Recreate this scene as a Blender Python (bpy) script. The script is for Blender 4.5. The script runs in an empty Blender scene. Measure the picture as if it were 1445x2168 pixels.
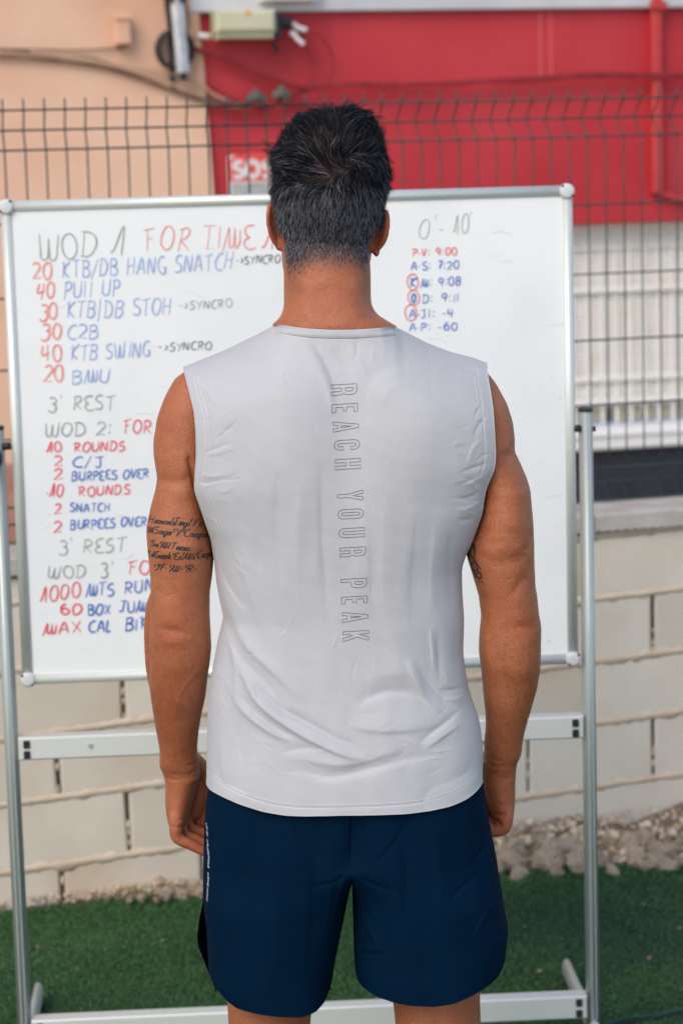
import bpy, math, random
import numpy as np
from mathutils import Vector, Matrix
from mathutils.bvhtree import BVHTree
from mathutils import noise as mnoise

random.seed(7); rng = np.random.default_rng(7)
SC = bpy.context.scene
COL = SC.collection

# ---------------------------------------------------------------- camera
CAM_H, PITCH, ROLL, LENS = 1.72, 8.3, -1.55, 85.0
cd = bpy.data.cameras.new('camera'); cam = bpy.data.objects.new('camera', cd); COL.objects.link(cam)
cd.sensor_fit = 'VERTICAL'; cd.sensor_height = 36.0; cd.sensor_width = 24.0; cd.lens = LENS
cd.clip_start = 0.05; cd.clip_end = 900
cam.location = (0, 0, CAM_H)
_R = Matrix.Rotation(math.radians(90-PITCH), 3, 'X') @ Matrix.Rotation(math.radians(ROLL), 3, 'Z')
cam.rotation_euler = _R.to_euler()
cd.dof.use_dof = True; cd.dof.focus_distance = 3.36; cd.dof.aperture_fstop = 5.8
SC.camera = cam

# ---------------------------------------------------------------- sky, sun, exposure
SUN_EL, SUN_AZ = 42.0, 208.0     # azimuth measured from +Y clockwise: behind the camera
w = bpy.data.worlds.new('World'); SC.world = w; w.use_nodes = True
wn = w.node_tree.nodes; wl = w.node_tree.links
sky = wn.new('ShaderNodeTexSky'); sky.sky_type = 'NISHITA'; sky.sun_disc = False
sky.sun_elevation = math.radians(SUN_EL); sky.sun_rotation = math.radians(SUN_AZ)
sky.air_density = 1.0; sky.dust_density = 1.0; sky.ozone_density = 1.0
bg = wn['Background']; wl.new(sky.outputs[0], bg.inputs[0]); bg.inputs[1].default_value = 0.15
sl = bpy.data.lights.new('sun', 'SUN'); sun = bpy.data.objects.new('sun', sl); COL.objects.link(sun)
sl.energy = 1.4; sl.angle = math.radians(34); sl.color = (1.0, 0.85, 0.66)
az, el = math.radians(SUN_AZ), math.radians(SUN_EL)
_d = Vector((math.sin(az)*math.cos(el), math.cos(az)*math.cos(el), math.sin(el)))
sun.rotation_euler = _d.to_track_quat('Z', 'Y').to_euler()
vs = SC.view_settings
vs.view_transform = 'Standard'; vs.look = 'None'; vs.gamma = 1.0; vs.use_curve_mapping = False
vs.exposure = 0.46

# ---------------------------------------------------------------- geometry helpers
_Rn = np.array(_R); FPX = LENS/36*2168
def ray(px, py):
    v = np.stack([np.asarray(px, float)-722.5, -(np.asarray(py, float)-1084), -FPX*np.ones(np.shape(px))], -1)
    return v @ _Rn.T
def on_plane(px, py, P, n):            # where the sight line of a photograph point meets a real plane
    d = ray(px, py); C = np.array([0, 0, CAM_H]); n = np.array(n, float)
    t = ((np.array(P)-C) @ n) / (d @ n)
    return C + d*np.asarray(t)[..., None]
def W(px, py, Y): return on_plane(px, py, (0, Y, 0), (0, 1, 0))
def proj(P):
    q = (P-np.array([0, 0, CAM_H])) @ _Rn
    return 722.5 - q[..., 0]*FPX/q[..., 2], 1084 + q[..., 1]*FPX/q[..., 2]
class Frame:                            # a vertical plane turned by yaw, with u along it, z up, d towards the camera
    def __init__(s, Y0, yaw):
        a = math.radians(yaw); s.P = np.array([0, Y0, 0]); s.U = np.array([math.cos(a), math.sin(a), 0]); s.N = np.array([math.sin(a), -math.cos(a), 0]); s.yaw = a
    def at(s, u, z, d=0.0):
        u, z, d = np.broadcast_arrays(np.asarray(u, float), z, d)
        return s.P + u[..., None]*s.U + d[..., None]*s.N + z[..., None]*np.array([0, 0, 1.])
    def uz(s, px, py, d=0.0):
        p = on_plane(px, py, s.P+d*s.N, s.N)-s.P
        return p @ s.U, p[..., 2]
def sm(x, a, b):
    t = np.clip((x-a)/(b-a), 0, 1); return t*t*(3-2*t)

def mesh(name, verts, faces, mat=None, parent=None, smooth=False, mi=None, uv=None):
    me = bpy.data.meshes.new(name); verts = np.asarray(verts, np.float32)
    if isinstance(faces, np.ndarray):
        n, k = faces.shape
        me.vertices.add(len(verts)); me.vertices.foreach_set('co', verts.ravel())
        me.loops.add(n*k); me.loops.foreach_set('vertex_index', faces.ravel().astype(np.int32))
        me.polygons.add(n); me.polygons.foreach_set('loop_start', np.arange(n, dtype=np.int32)*k)
        try: me.polygons.foreach_set('loop_total', np.full(n, k, np.int32))
        except Exception: pass
        me.update(calc_edges=True)
    else:
        me.from_pydata([tuple(map(float, v)) for v in verts], [], faces); me.update()
    if smooth: me.polygons.foreach_set('use_smooth', np.ones(len(me.polygons), bool))
    mats = mat if isinstance(mat, (list, tuple)) else [mat]
    for m in mats:
        if m: me.materials.append(m)
    if mi is not None: me.polygons.foreach_set('material_index', np.asarray(mi, np.int32))
    me.validate()
    o = bpy.data.objects.new(name, me); COL.objects.link(o)
    if parent is not None: put(o, parent)
    return o
def world_of(o):
    m = o.matrix_basis.copy()
    while o.parent: o = o.parent; m = o.matrix_basis @ m
    return m
def put(o, parent):                      # parent while keeping the place in the world
    o.parent = parent; o.matrix_parent_inverse = Matrix.Identity(4)
    o.matrix_basis = world_of(parent).inverted() @ o.matrix_basis
def thing(name, label, cat, loc=(0, 0, 0), rz=0, group=None):
    o = bpy.data.objects.new(name, None); COL.objects.link(o); o.location = loc; o.rotation_euler = (0, 0, rz); o.empty_display_size = .1
    o['label'] = label; o['category'] = cat
    if group: o['group'] = group
    return o
def tag(o, label=None, cat=None, group=None, kind=None):
    for k, v in (('label', label), ('category', cat), ('group', group), ('kind', kind)):
        if v: o[k] = v
    return o
class MB:                                # collects simple solids
    def __init__(s): s.v = []; s.f = []
    def add(s, v, f):
        b = len(s.v); s.v += [tuple(map(float, p)) for p in v]; s.f += [[i+b for i in q] for q in f]; return s
    def hexa(s, c):                      # 8 corners: bottom 4 then top 4
        return s.add(c, [(0, 3, 2, 1), (4, 5, 6, 7), (0, 1, 5, 4), (1, 2, 6, 5), (2, 3, 7, 6), (3, 0, 4, 7)])
    def fbox(s, F, u0, u1, z0, z1, d0, d1, bev=0.0):
        us, zs, ds = (u0, u1), (z0, z1), (d0, d1)
        if bev <= 0:
            c = [F.at(u, z, d) for z in zs for (u, d) in ((u0, d0), (u0, d1), (u1, d1), (u1, d0))]
            return s.hexa(c)
        b = bev                           # box with chamfered front edges
        back = [F.at(u0, z0, d0), F.at(u1, z0, d0), F.at(u1, z1, d0), F.at(u0, z1, d0)]
        mid = [F.at(u0, z0, d1-b), F.at(u1, z0, d1-b), F.at(u1, z1, d1-b), F.at(u0, z1, d1-b)]
        fr = [F.at(u0+b, z0+b, d1), F.at(u1-b, z0+b, d1), F.at(u1-b, z1-b, d1), F.at(u0+b, z1-b, d1)]
        fs = [(3, 2, 1, 0), (8, 9, 10, 11)]
        for i in range(4):
            j = (i+1) % 4; fs += [(i, j, 4+j, 4+i), (4+i, 4+j, 8+j, 8+i)]
        return s.add(back+mid+fr, fs)
    def tube(s, pts, r, n=8, cap=True, flat=1.0):
        pts = [np.asarray(p, float) for p in pts]; rs = [r]*len(pts) if np.isscalar(r) else list(r)
        v = []; prev = None
        for i, p in enumerate(pts):
            t = pts[min(i+1, len(pts)-1)]-pts[max(i-1, 0)]; t /= np.linalg.norm(t)+1e-12
            a = prev if prev is not None else (np.array([0, 0, 1.]) if abs(t[2]) < .9 else np.array([0, 1., 0]))
            a = a-t*(a@t); a /= np.linalg.norm(a)+1e-12; prev = a; b = np.cross(t, a)
            for k in range(n):
                q = 2*math.pi*k/n; v.append(p+rs[i]*(a*math.cos(q)+b*math.sin(q)*flat))
        f = [[i*n+k, i*n+(k+1) % n, (i+1)*n+(k+1) % n, (i+1)*n+k] for i in range(len(pts)-1) for k in range(n)]
        if cap: f += [list(range(n))[::-1], [(len(pts)-1)*n+k for k in range(n)]]
        return s.add(v, f)
    def build(s, name, mat, parent=None, smooth=False): return mesh(name, s.v, s.f, mat, parent, smooth)
def curve(pts, n=8):                     # Catmull-Rom through points
    P = np.asarray(pts, float)
    if len(P) < 3: return P
    Q = np.vstack([2*P[0]-P[1], P, 2*P[-1]-P[-2]]); out = []
    for i in range(1, len(Q)-2):
        p0, p1, p2, p3 = Q[i-1:i+3]
        for t in np.linspace(0, 1, n, endpoint=False):
            out.append(.5*((2*p1)+(-p0+p2)*t+(2*p0-5*p1+4*p2-p3)*t*t+(-p0+3*p1-3*p2+p3)*t**3))
    out.append(Q[-2]); return np.array(out)

# ---------------------------------------------------------------- materials
def mat(name, c, rough=.7, c2=None, scale=8, det=4, bump=0, bscale=60, metal=0, spec=.5, mixlo=.35, mixhi=.65, sss=0, sheen=0, stretch=(1, 1, 1), c3=None, s3=40, coat=0):
    m = bpy.data.materials.new(name); m.use_nodes = True; nt = m.node_tree; N = nt.nodes; L = nt.links
    b = N['Principled BSDF']; b.inputs['Base Color'].default_value = (*c, 1); b.inputs['Roughness'].default_value = rough
    b.inputs['Metallic'].default_value = metal; b.inputs['Specular IOR Level'].default_value = spec
    if coat: b.inputs['Coat Weight'].default_value = coat
    tc = N.new('ShaderNodeTexCoord'); mp = N.new('ShaderNodeMapping'); mp.inputs['Scale'].default_value = stretch
    L.new(tc.outputs['Object'], mp.inputs[0])
    last = None
    if c2 is not None:
        n = N.new('ShaderNodeTexNoise'); n.inputs['Scale'].default_value = scale; n.inputs['Detail'].default_value = det; L.new(mp.outputs[0], n.inputs[0])
        r = N.new('ShaderNodeValToRGB'); r.color_ramp.elements[0].position = mixlo; r.color_ramp.elements[1].position = mixhi
        r.color_ramp.elements[0].color = (*c, 1); r.color_ramp.elements[1].color = (*c2, 1); L.new(n.outputs[0], r.inputs[0]); last = r.outputs[0]
        if c3 is not None:
            n3 = N.new('ShaderNodeTexNoise'); n3.inputs['Scale'].default_value = s3; n3.inputs['Detail'].default_value = 5; L.new(mp.outputs[0], n3.inputs[0])
            r3 = N.new('ShaderNodeValToRGB'); r3.color_ramp.elements[0].position = .5; r3.color_ramp.elements[1].position = .72
            mx = N.new('ShaderNodeMix'); mx.data_type = 'RGBA'; L.new(n3.outputs[0], r3.inputs[0]); L.new(r3.outputs[0], mx.inputs[0])
            L.new(last, mx.inputs[6]); mx.inputs[7].default_value = (*c3, 1); last = mx.outputs[2]
        L.new(last, b.inputs['Base Color'])
    if bump:
        nb = N.new('ShaderNodeTexNoise'); nb.inputs['Scale'].default_value = bscale; nb.inputs['Detail'].default_value = 6; L.new(mp.outputs[0], nb.inputs[0])
        bp = N.new('ShaderNodeBump'); bp.inputs['Strength'].default_value = 1; bp.inputs['Distance'].default_value = bump
        L.new(nb.outputs[0], bp.inputs['Height']); L.new(bp.outputs[0], b.inputs['Normal'])
    if sss:
        b.inputs['Subsurface Weight'].default_value = sss; b.inputs['Subsurface Radius'].default_value = (1, .35, .2); b.inputs['Subsurface Scale'].default_value = .006
    if sheen: b.inputs['Sheen Weight'].default_value = sheen
    return m
M = {}
M['peach'] = mat('peach_render', (.70, .43, .29), .9, (.76, .50, .36), 3, 5, .002, 60, c3=(.62, .35, .22), s3=1.6)
M['red'] = mat('red_paint', (.45, .018, .028), .6, (.51, .032, .042), 2.2, 5, .001, 30, c3=(.37, .010, .016), s3=1.2)
M['redpipe'] = mat('red_pipe_paint', (.46, .025, .03), .4, (.50, .04, .04), 5)
M['grey_fascia'] = mat('grey_fascia', (.48, .49, .52), .6, (.58, .58, .60), 4)
M['cream'] = mat('cream_shutter', (.72, .69, .62), .6, (.78, .76, .70), 9)
M['white_metal'] = mat('white_grille', (.72, .72, .72), .5, (.80, .79, .77), 6)
M['grille'] = mat('cream_grille', (.74, .71, .66), .6, (.78, .76, .72), 6)
M['plinth'] = mat('dark_plinth', (.012, .012, .02), .6, (.02, .02, .03), 5)
M['terracotta'] = mat('terracotta_plinth', (.36, .17, .12), .85, (.46, .24, .18), 8, bump=.003)
M['block'] = mat('concrete_block', (.65, .585, .49), .92, (.70, .64, .55), 7, 6, .0012, 160, c3=(.60, .52, .42), s3=2.2)
M['block_b'] = mat('concrete_block_pale', (.68, .61, .51), .92, (.72, .66, .565), 5, 6, .0012, 160, c3=(.58, .51, .42), s3=3)
M['block_c'] = mat('concrete_block_warm', (.61, .54, .45), .92, (.65, .59, .50), 6, 6, .0012, 160, c3=(.56, .44, .32), s3=2.5)
M['mortar'] = mat('mortar', (.60, .46, .34), .95, (.66, .56, .44), 18, 6, .002, 120)
M['mortar_dark'] = mat('open_joint', (.035, .024, .018), .95, (.14, .09, .055), 25, 3)
M['coping'] = mat('coping_concrete', (.40, .37, .33), .92, (.52, .49, .46), 12, 6, .003, 100)
M['fence'] = mat('green_wire', (.006, .034, .032), .45, (.010, .050, .044), 20)
M['turf'] = mat('turf_base', (.014, .050, .012), .95, (.026, .068, .020), 5, 6, .004, 200, c3=(.012, .030, .014), s3=1.5)
M['blade'] = mat('turf_blade', (.033, .112, .026), .6, (.050, .136, .038), 3, 4, c3=(.018, .068, .038), s3=1.1)
M['dirt'] = mat('dirt', (.17, .13, .10), .95, (.26, .20, .15), 10, 6, .01, 40)
M['bounce_ground'] = mat('bounce_paving', (.40, .34, .28), .9, (.46, .40, .33), 3)
M['rock'] = mat('limestone', (.60, .45, .31), .95, (.78, .66, .51), 14, 6, .004, 60, c3=(.42, .26, .12), s3=9)
M['rock_b'] = mat('limestone_grey', (.46, .35, .24), .95, (.72, .60, .46), 18, 6, .004, 60, c3=(.16, .12, .10), s3=14)
M['alu'] = mat('aluminium', (.66, .68, .64), .42, (.72, .74, .70), 3, metal=.35, stretch=(1, 1, .2))
M['alu_dark'] = mat('aluminium_post', (.40, .45, .43), .42, (.46, .51, .49), 3, metal=.45)
M['board'] = mat('whiteboard_enamel', (.79, .82, .83), .2, (.84, .86, .86), 2.2, 6, spec=.5, c3=(.76, .79, .80), s3=5)
M['plastic_grey'] = mat('grey_plastic', (.62, .64, .64), .5)
M['black'] = mat('black_plastic', (.012, .012, .016), .5)
M['rubber'] = mat('black_rubber', (.015, .015, .02), .7)
M['ink_red'] = mat('red_marker', (.82, .27, .25), .8, (.86, .42, .38), 60)
M['ink_red2'] = mat('red_marker_strong', (.78, .10, .13), .8, (.82, .22, .24), 60)
M['ink_blue'] = mat('blue_marker', (.32, .43, .72), .8, (.46, .56, .78), 60)
M['ink_blue2'] = mat('blue_marker_strong', (.08, .17, .52), .8, (.15, .26, .60), 60)
M['ink_grey'] = mat('worn_black_marker', (.34, .345, .33), .8, (.50, .50, .48), 60)
M['ink_dark'] = mat('black_marker', (.16, .16, .16), .8, (.3, .3, .3), 60)
M['jbox'] = mat('junction_box', (.50, .50, .33), .6, (.55, .55, .38), 6)
M['pole'] = mat('galvanised', (.46, .50, .54), .55, (.62, .65, .68), 25)
M['cable_tan'] = mat('painted_cable', (.09, .055, .04), .8, (.22, .14, .095), 20)
M['cable_red'] = mat('red_painted_cable', (.20, .015, .022), .8, (.30, .02, .03), 20)
M['cable_pale'] = mat('pale_cable', (.50, .32, .22), .8, (.60, .40, .28), 10)
M['connector'] = mat('olive_connector', (.06, .07, .055), .7, (.12, .12, .10), 15)
M['white'] = mat('white_plastic', (.75, .73, .72), .5)
M['sign_red'] = mat('sign_red', (.72, .07, .06), .5)
M['sign_grey'] = mat('sign_grey', (.16, .18, .18), .6)
M['leaf'] = mat('dry_leaf', (.16, .11, .06), .9, (.28, .21, .13), 30)
M['seam'] = mat('turf_seam', (.012, .10, .055), .8)

# skin with its own blotches, pores and veins of colour
def skin_mat():
    m = bpy.data.materials.new('skin'); m.use_nodes = True; nt = m.node_tree; N = nt.nodes; L = nt.links; b = N['Principled BSDF']
    tc = N.new('ShaderNodeTexCoord')
    def noise(s, d=4, r=.5):
        n = N.new('ShaderNodeTexNoise'); n.inputs['Scale'].default_value = s; n.inputs['Detail'].default_value = d; n.inputs['Roughness'].default_value = r; L.new(tc.outputs['Object'], n.inputs[0]); return n
    def mix(a, c, f, lo, hi, amt=1):
        r = N.new('ShaderNodeMapRange'); r.inputs[1].default_value = lo; r.inputs[2].default_value = hi; r.inputs[4].default_value = amt; L.new(f, r.inputs[0])
        x = N.new('ShaderNodeMix'); x.data_type = 'RGBA'; L.new(r.outputs[0], x.inputs[0]); L.new(a, x.inputs[6]); x.inputs[7].default_value = (*c, 1); return x.outputs[2]
    rgb = N.new('ShaderNodeRGB'); rgb.outputs[0].default_value = (.43, .135, .056, 1)
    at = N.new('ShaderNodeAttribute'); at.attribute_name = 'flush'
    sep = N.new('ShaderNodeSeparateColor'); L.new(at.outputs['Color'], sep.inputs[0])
    c = mix(rgb.outputs[0], (.485, .172, .078), noise(9).outputs[0], .4, .7)
    c = mix(c, (.30, .088, .038), noise(23, 5, .6).outputs[0], .5, .75, .7)
    c = mix(c, (.23, .080, .038), noise(420, 2).outputs[0], .5, .75, .6)
    c = mix(c, (.46, .20, .11), noise(75, 4, .6).outputs[0], .55, .8, .5)
    c = mix(c, (.10, .035, .02), noise(60, 1, .2).outputs[0], .80, .83, .8)
    c = mix(c, (.37, .080, .042), sep.outputs[0], 0, 1, .75)      # knuckles, elbows
    c = mix(c, (.055, .042, .042), sep.outputs[1], 0, 1, .9)         # dark hair roots and stubble in the skin
    L.new(c, b.inputs['Base Color']); b.inputs['Roughness'].default_value = .40
    b.inputs['Specular IOR Level'].default_value = .42
    b.inputs['Subsurface Weight'].default_value = .12; b.inputs['Subsurface Radius'].default_value = (1, .3, .15); b.inputs['Subsurface Scale'].default_value = .008
    nb = noise(700, 3); n2 = noise(190, 5, .65)
    ad = N.new('ShaderNodeMath'); ad.operation = 'ADD'; L.new(nb.outputs[0], ad.inputs[0]); L.new(n2.outputs[0], ad.inputs[1])
    bp = N.new('ShaderNodeBump'); bp.inputs['Distance'].default_value = .0011; L.new(ad.outputs[0], bp.inputs['Height']); L.new(bp.outputs[0], b.inputs['Normal'])
    return m
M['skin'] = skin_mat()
def cloth_mat(name, c, c2, rough, sheen, weave, dist, spec=.3):
    m = bpy.data.materials.new(name); m.use_nodes = True; nt = m.node_tree; N = nt.nodes; L = nt.links; b = N['Principled BSDF']
    tc = N.new('ShaderNodeTexCoord'); n = N.new('ShaderNodeTexNoise'); n.inputs['Scale'].default_value = 14; n.inputs['Detail'].default_value = 6; L.new(tc.outputs['Object'], n.inputs[0])
    r = N.new('ShaderNodeValToRGB'); r.color_ramp.elements[0].position = .35; r.color_ramp.elements[1].position = .7
    r.color_ramp.elements[0].color = (*c, 1); r.color_ramp.elements[1].color = (*c2, 1); L.new(n.outputs[0], r.inputs[0]); L.new(r.outputs[0], b.inputs['Base Color'])
    b.inputs['Roughness'].default_value = rough; b.inputs['Sheen Weight'].default_value = sheen; b.inputs['Specular IOR Level'].default_value = spec
    mp = N.new('ShaderNodeMapping'); mp.inputs['Scale'].default_value = (1, 1, .35); L.new(tc.outputs['Object'], mp.inputs[0])
    n2 = N.new('ShaderNodeTexNoise'); n2.inputs['Scale'].default_value = weave; n2.inputs['Detail'].default_value = 3; L.new(mp.outputs[0], n2.inputs[0])
    n3 = N.new('ShaderNodeTexNoise'); n3.inputs['Scale'].default_value = 38; n3.inputs['Detail'].default_value = 4; L.new(tc.outputs['Object'], n3.inputs[0])
    ad = N.new('ShaderNodeMath'); ad.operation = 'MULTIPLY_ADD'; L.new(n3.outputs[0], ad.inputs[0]); ad.inputs[1].default_value = 1.0; L.new(n2.outputs[0], ad.inputs[2])
    bp = N.new('ShaderNodeBump'); bp.inputs['Distance'].default_value = dist; L.new(ad.outputs[0], bp.inputs['Height']); L.new(bp.outputs[0], b.inputs['Normal'])
    return m
M['shirt'] = cloth_mat('shirt_jersey', (.462, .463, .484), (.487, .488, .505), .6, .2, 900, .0005)
M['shorts'] = cloth_mat('shorts_navy', (.00012, .0095, .028), (.0002, .0120, .034), .8, .0, 700, .0003, .05)
M['thread'] = mat('thread', (.72, .72, .74), .8)
M['print'] = mat('print_grey', (.16, .13, .13), .7)
M['print_white'] = mat('print_white', (.55, .58, .62), .7)
M['tattoo'] = mat('tattoo_ink', (.030, .026, .024), .6, (.055, .045, .040), 90)
M['hair_dark'] = mat('hair_dark', (.004, .005, .008), .65, spec=.15)
M['hair_mid'] = mat('hair_brown', (.007, .008, .012), .6, spec=.2)
M['hair_grey'] = mat('hair_grey', (.27, .285, .33), .45, spec=.4)
M['scalp'] = mat('scalp', (.02, .017, .018), .9)
M['eye'] = mat('eye_white', (.75, .72, .70), .2)
M['iris'] = mat('iris', (.05, .025, .012), .2)
M['lip'] = mat('lip', (.36, .12, .09), .5)
M['shoe'] = mat('shoe_black', (.02, .02, .025), .6)
M['sole'] = mat('shoe_sole', (.7, .7, .7), .6)

# ================================================================ SETTING
WALL = Frame(5.72, 17); FENCE = Frame(5.90, 17); BLD = Frame(9.0, 15); BRD = Frame(4.5, 3)
def kind(o, k): o['kind'] = k; return o
kind(mesh('ground', [(-60, -60, -.03), (60, -60, -.03), (60, 90, -.03), (-60, 90, -.03)], [(0, 1, 2, 3)], M['bounce_ground']), 'structure')  # near part is unseen; made pale and warm to bounce fill light upward
# artificial turf: the far edge follows the foot of the block wall
edge_px = [(0, 1920), (120, 1910), (250, 1898), (350, 1888), (440, 1880), (560, 1862), (700, 1850), (900, 1842), (1060, 1838), (1160, 1832), (1250, 1824), (1350, 1826), (1445, 1826)]
edge = [tuple(on_plane(x, y, (0, 0, 0), (0, 0, 1))[:2]) for x, y in edge_px]
edge = [(-9, 3.3), (-3, 4.95)] + edge + [(3, 5.75), (9, 5.9)]
ex, ey = np.array([e[0] for e in edge]), np.array([e[1] for e in edge])
gx = np.linspace(-9, 9, 181); top = np.interp(gx, ex, ey)
rows = 14; V = []; 
for j in range(rows+1):
    t = j/rows
    for x, ty in zip(gx, top):
        y = 2.2+(ty-2.2)*t; V.append((x, y, .004*math.sin(x*3.1+y)*math.sin(y*2.3) if j < rows else -.006))  # turf stops short out of view so the pale ground can bounce light
n = len(gx); Fq = np.array([(j*n+i, j*n+i+1, (j+1)*n+i+1, (j+1)*n+i) for j in range(rows) for i in range(n-1)])
kind(mesh('artificial_turf', V, Fq, M['turf'], smooth=True), 'structure')
def turf_blades(N=190000):
    x = rng.uniform(-1.35, 1.35, N*2); y = rng.uniform(4.2, 5.85, N*2)
    e = np.interp(x, ex, ey)+rng.normal(0, .006, N*2); k = y < e-.004
    sx = .5346+(y-4.6187)*1.0; # seam between two turf rolls
    ys = 4.6187+(x-.5346)*.417; k &= np.abs(y-ys-.004*np.sin(x*40)) > np.where(x > .50, .006, 0)
    x, y = x[k][:N], y[k][:N]; N = len(x)
    a = rng.uniform(0, 2*np.pi, N); h = rng.uniform(.004, .010, N); wd = rng.uniform(.0012, .0022, N); l = rng.normal(0, .007, (N, 2))
    z0 = .004*np.sin(x*3.1+y)*np.sin(y*2.3)-.001
    A = np.stack([x-wd*np.cos(a), y-wd*np.sin(a), z0], 1); B = np.stack([x+wd*np.cos(a), y+wd*np.sin(a), z0], 1)
    C = np.stack([x+l[:, 0], y+l[:, 1], z0+h], 1)
    v = np.stack([A, B, C], 1).reshape(-1, 3)
    kind(mesh('turf_blades', v, np.arange(N*3).reshape(-1, 3), M['blade']), 'stuff')
turf_blades()
# seam of the turf: a bright raw edge and a dark gap
sx = np.linspace(.42, 1.6, 60); s = MB()
s.tube([(x, 4.6187+(x-.5346)*.417+.006+.003*math.sin(x*37), .006+.002*math.sin(x*61)) for x in sx], .0028, 6, flat=.7)
kind(s.build('turf_seam', M['seam'], smooth=True), 'structure')
s = MB(); s.tube([(x, 4.6187+(x-.5346)*.417-.003+.004*math.sin(x*40), .003) for x in sx], .004, 6); kind(s.build('turf_gap', M['rubber']), 'structure')
# strip of earth between the turf and the wall
V = []; us = np.linspace(-2.2, 2.4, 150)
for i, u in enumerate(us):
    p = WALL.at(u, 0, -.02); m_ = .03+.05*sm(u, .1, .5)
    for j in range(6):
        t = j/5; yy = (np.interp(p[0], ex, ey)-.05)*(1-t)+p[1]*t
        V.append((p[0], yy, -.012+m_*t**1.5*(1+.3*math.sin(u*17+j))+.004*math.sin(u*53+j*2)))
Fq = np.array([(i*6+j, (i+1)*6+j, (i+1)*6+j+1, i*6+j+1) for i in range(len(us)-1) for j in range(5)])
kind(mesh('earth_strip', V, Fq, M['dirt'], smooth=True), 'structure')

# ---- block wall
wall = thing('block_wall', 'pale concrete block wall with sloppy peach mortar running behind the whiteboard', 'wall', (0, 5.72, 0))
tilt = .035
ZB = [-.222, -.06, .10, .262, .42, .578, .735]
def zc(k, u): return min(ZB[k]+tilt*(u+.6), .787) if k < len(ZB) else .787
LB = .3385
core = MB(); core.fbox(WALL, -2.4, 2.4, -.2, .786, -.15, -.010); core.build('mortar_core', M['mortar'], wall)
bmats = [M['block'], M['block'], M['block_b'], M['block_c']]
nb = 0
for k in range(len(ZB)):
    ph = (-.547 if k % 2 == 0 else -.71)
    for i in range(-6, 10):
        u0, u1 = ph+LB*i, ph+LB*(i+1)
        if u1 < -2.3 or u0 > 2.3: continue
        g = .0035; r = np.random.default_rng(k*50+i+9)
        ua, ub = u0+g+r.uniform(0, .003), u1-g-r.uniform(0, .003)
        nu_, nz_ = 5, 3; d0 = r.uniform(-.0007, -.0001)
        zb0, zb1 = zc(k, ua)+g, zc(k+1, ua)-g
        if zb1-zb0 < .01: continue
        V = []; 
        for d_lay in (0, 1):             # chamfer ring then face
            for jz in range(nz_+1):
                for ju in range(nu_+1):
                    tu, tz = (0, .018, .35, .65, .982, 1)[ju], (0, .045, .955, 1)[jz]; u = ua+(ub-ua)*tu
                    z = (zc(k, u)+g)*(1-tz)+(zc(k+1, u)-g)*tz
                    eu, ez = ju in (0, nu_), jz in (0, nz_)
                    wob = r.normal(0, .0012, 2)
                    if d_lay: V.append(WALL.at(u+wob[0]*(eu), z+wob[1]*ez, d0+(-.0022 if (eu or ez) else 0)))
        nn = (nu_+1)*(nz_+1); base = len(V)
        back = []
        ring = [ju for ju in range(nu_+1)]+[(nu_+1)*(jz+1)+nu_ for jz in range(nz_-1)]+[(nu_+1)*nz_+ju for ju in range(nu_, -1, -1)]+[(nu_+1)*jz for jz in range(nz_-1, 0, -1)]
        for q in ring: back.append(np.array(V[q])-WALL.N*.06)
        F_ = [(jz*(nu_+1)+ju, jz*(nu_+1)+ju+1, (jz+1)*(nu_+1)+ju+1, (jz+1)*(nu_+1)+ju) for jz in range(nz_) for ju in range(nu_)]
        m_ = len(ring); F_ += [(ring[q], base+q, base+(q+1) % m_, ring[(q+1) % m_]) for q in range(m_)]
        mm = bmats[int(r.integers(4))] if k > 1 else (M['block_c'] if r.random() < .7 else M['block'])
        mesh('block', V+back, F_, mm, wall); nb += 1
# mortar bled over the bed joints, irregular strips a little proud of the blocks
for k in range(1, len(ZB)):
    us = np.linspace(-2.35, 2.38, 470); r = np.random.default_rng(k+70)
    nz = np.convolve(r.normal(0, 1, 500), np.ones(3)/2.2, 'same')[:470]; nz2 = np.convolve(r.normal(0, 1, 500), np.ones(3)/2.2, 'same')[:470]
    env = .5+.5*np.interp(us, np.linspace(-2.35, 2.38, 34), r.uniform(0, 1, 34))
    V = []; Fq = []
    for i, u in enumerate(us):
        z = zc(k, u); a = (.001+.0045*abs(nz[i]))*env[i]+.0062; b = (.001+.0055*abs(nz2[i]))*env[i]+.0066
        V += [WALL.at(u, z+a, .0001), WALL.at(u, z, .0003), WALL.at(u, z-b, .0001), WALL.at(u, z+a, -.008), WALL.at(u, z-b, -.008)]
    for i in range(469):
        o_ = 5*i
        Fq += [(o_, o_+1, o_+6, o_+5), (o_+1, o_+2, o_+7, o_+6), (o_+3, o_, o_+5, o_+8), (o_+2, o_+4, o_+9, o_+7)]
    mesh('bed_joint', V, np.array(Fq), M['mortar'], wall)
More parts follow.
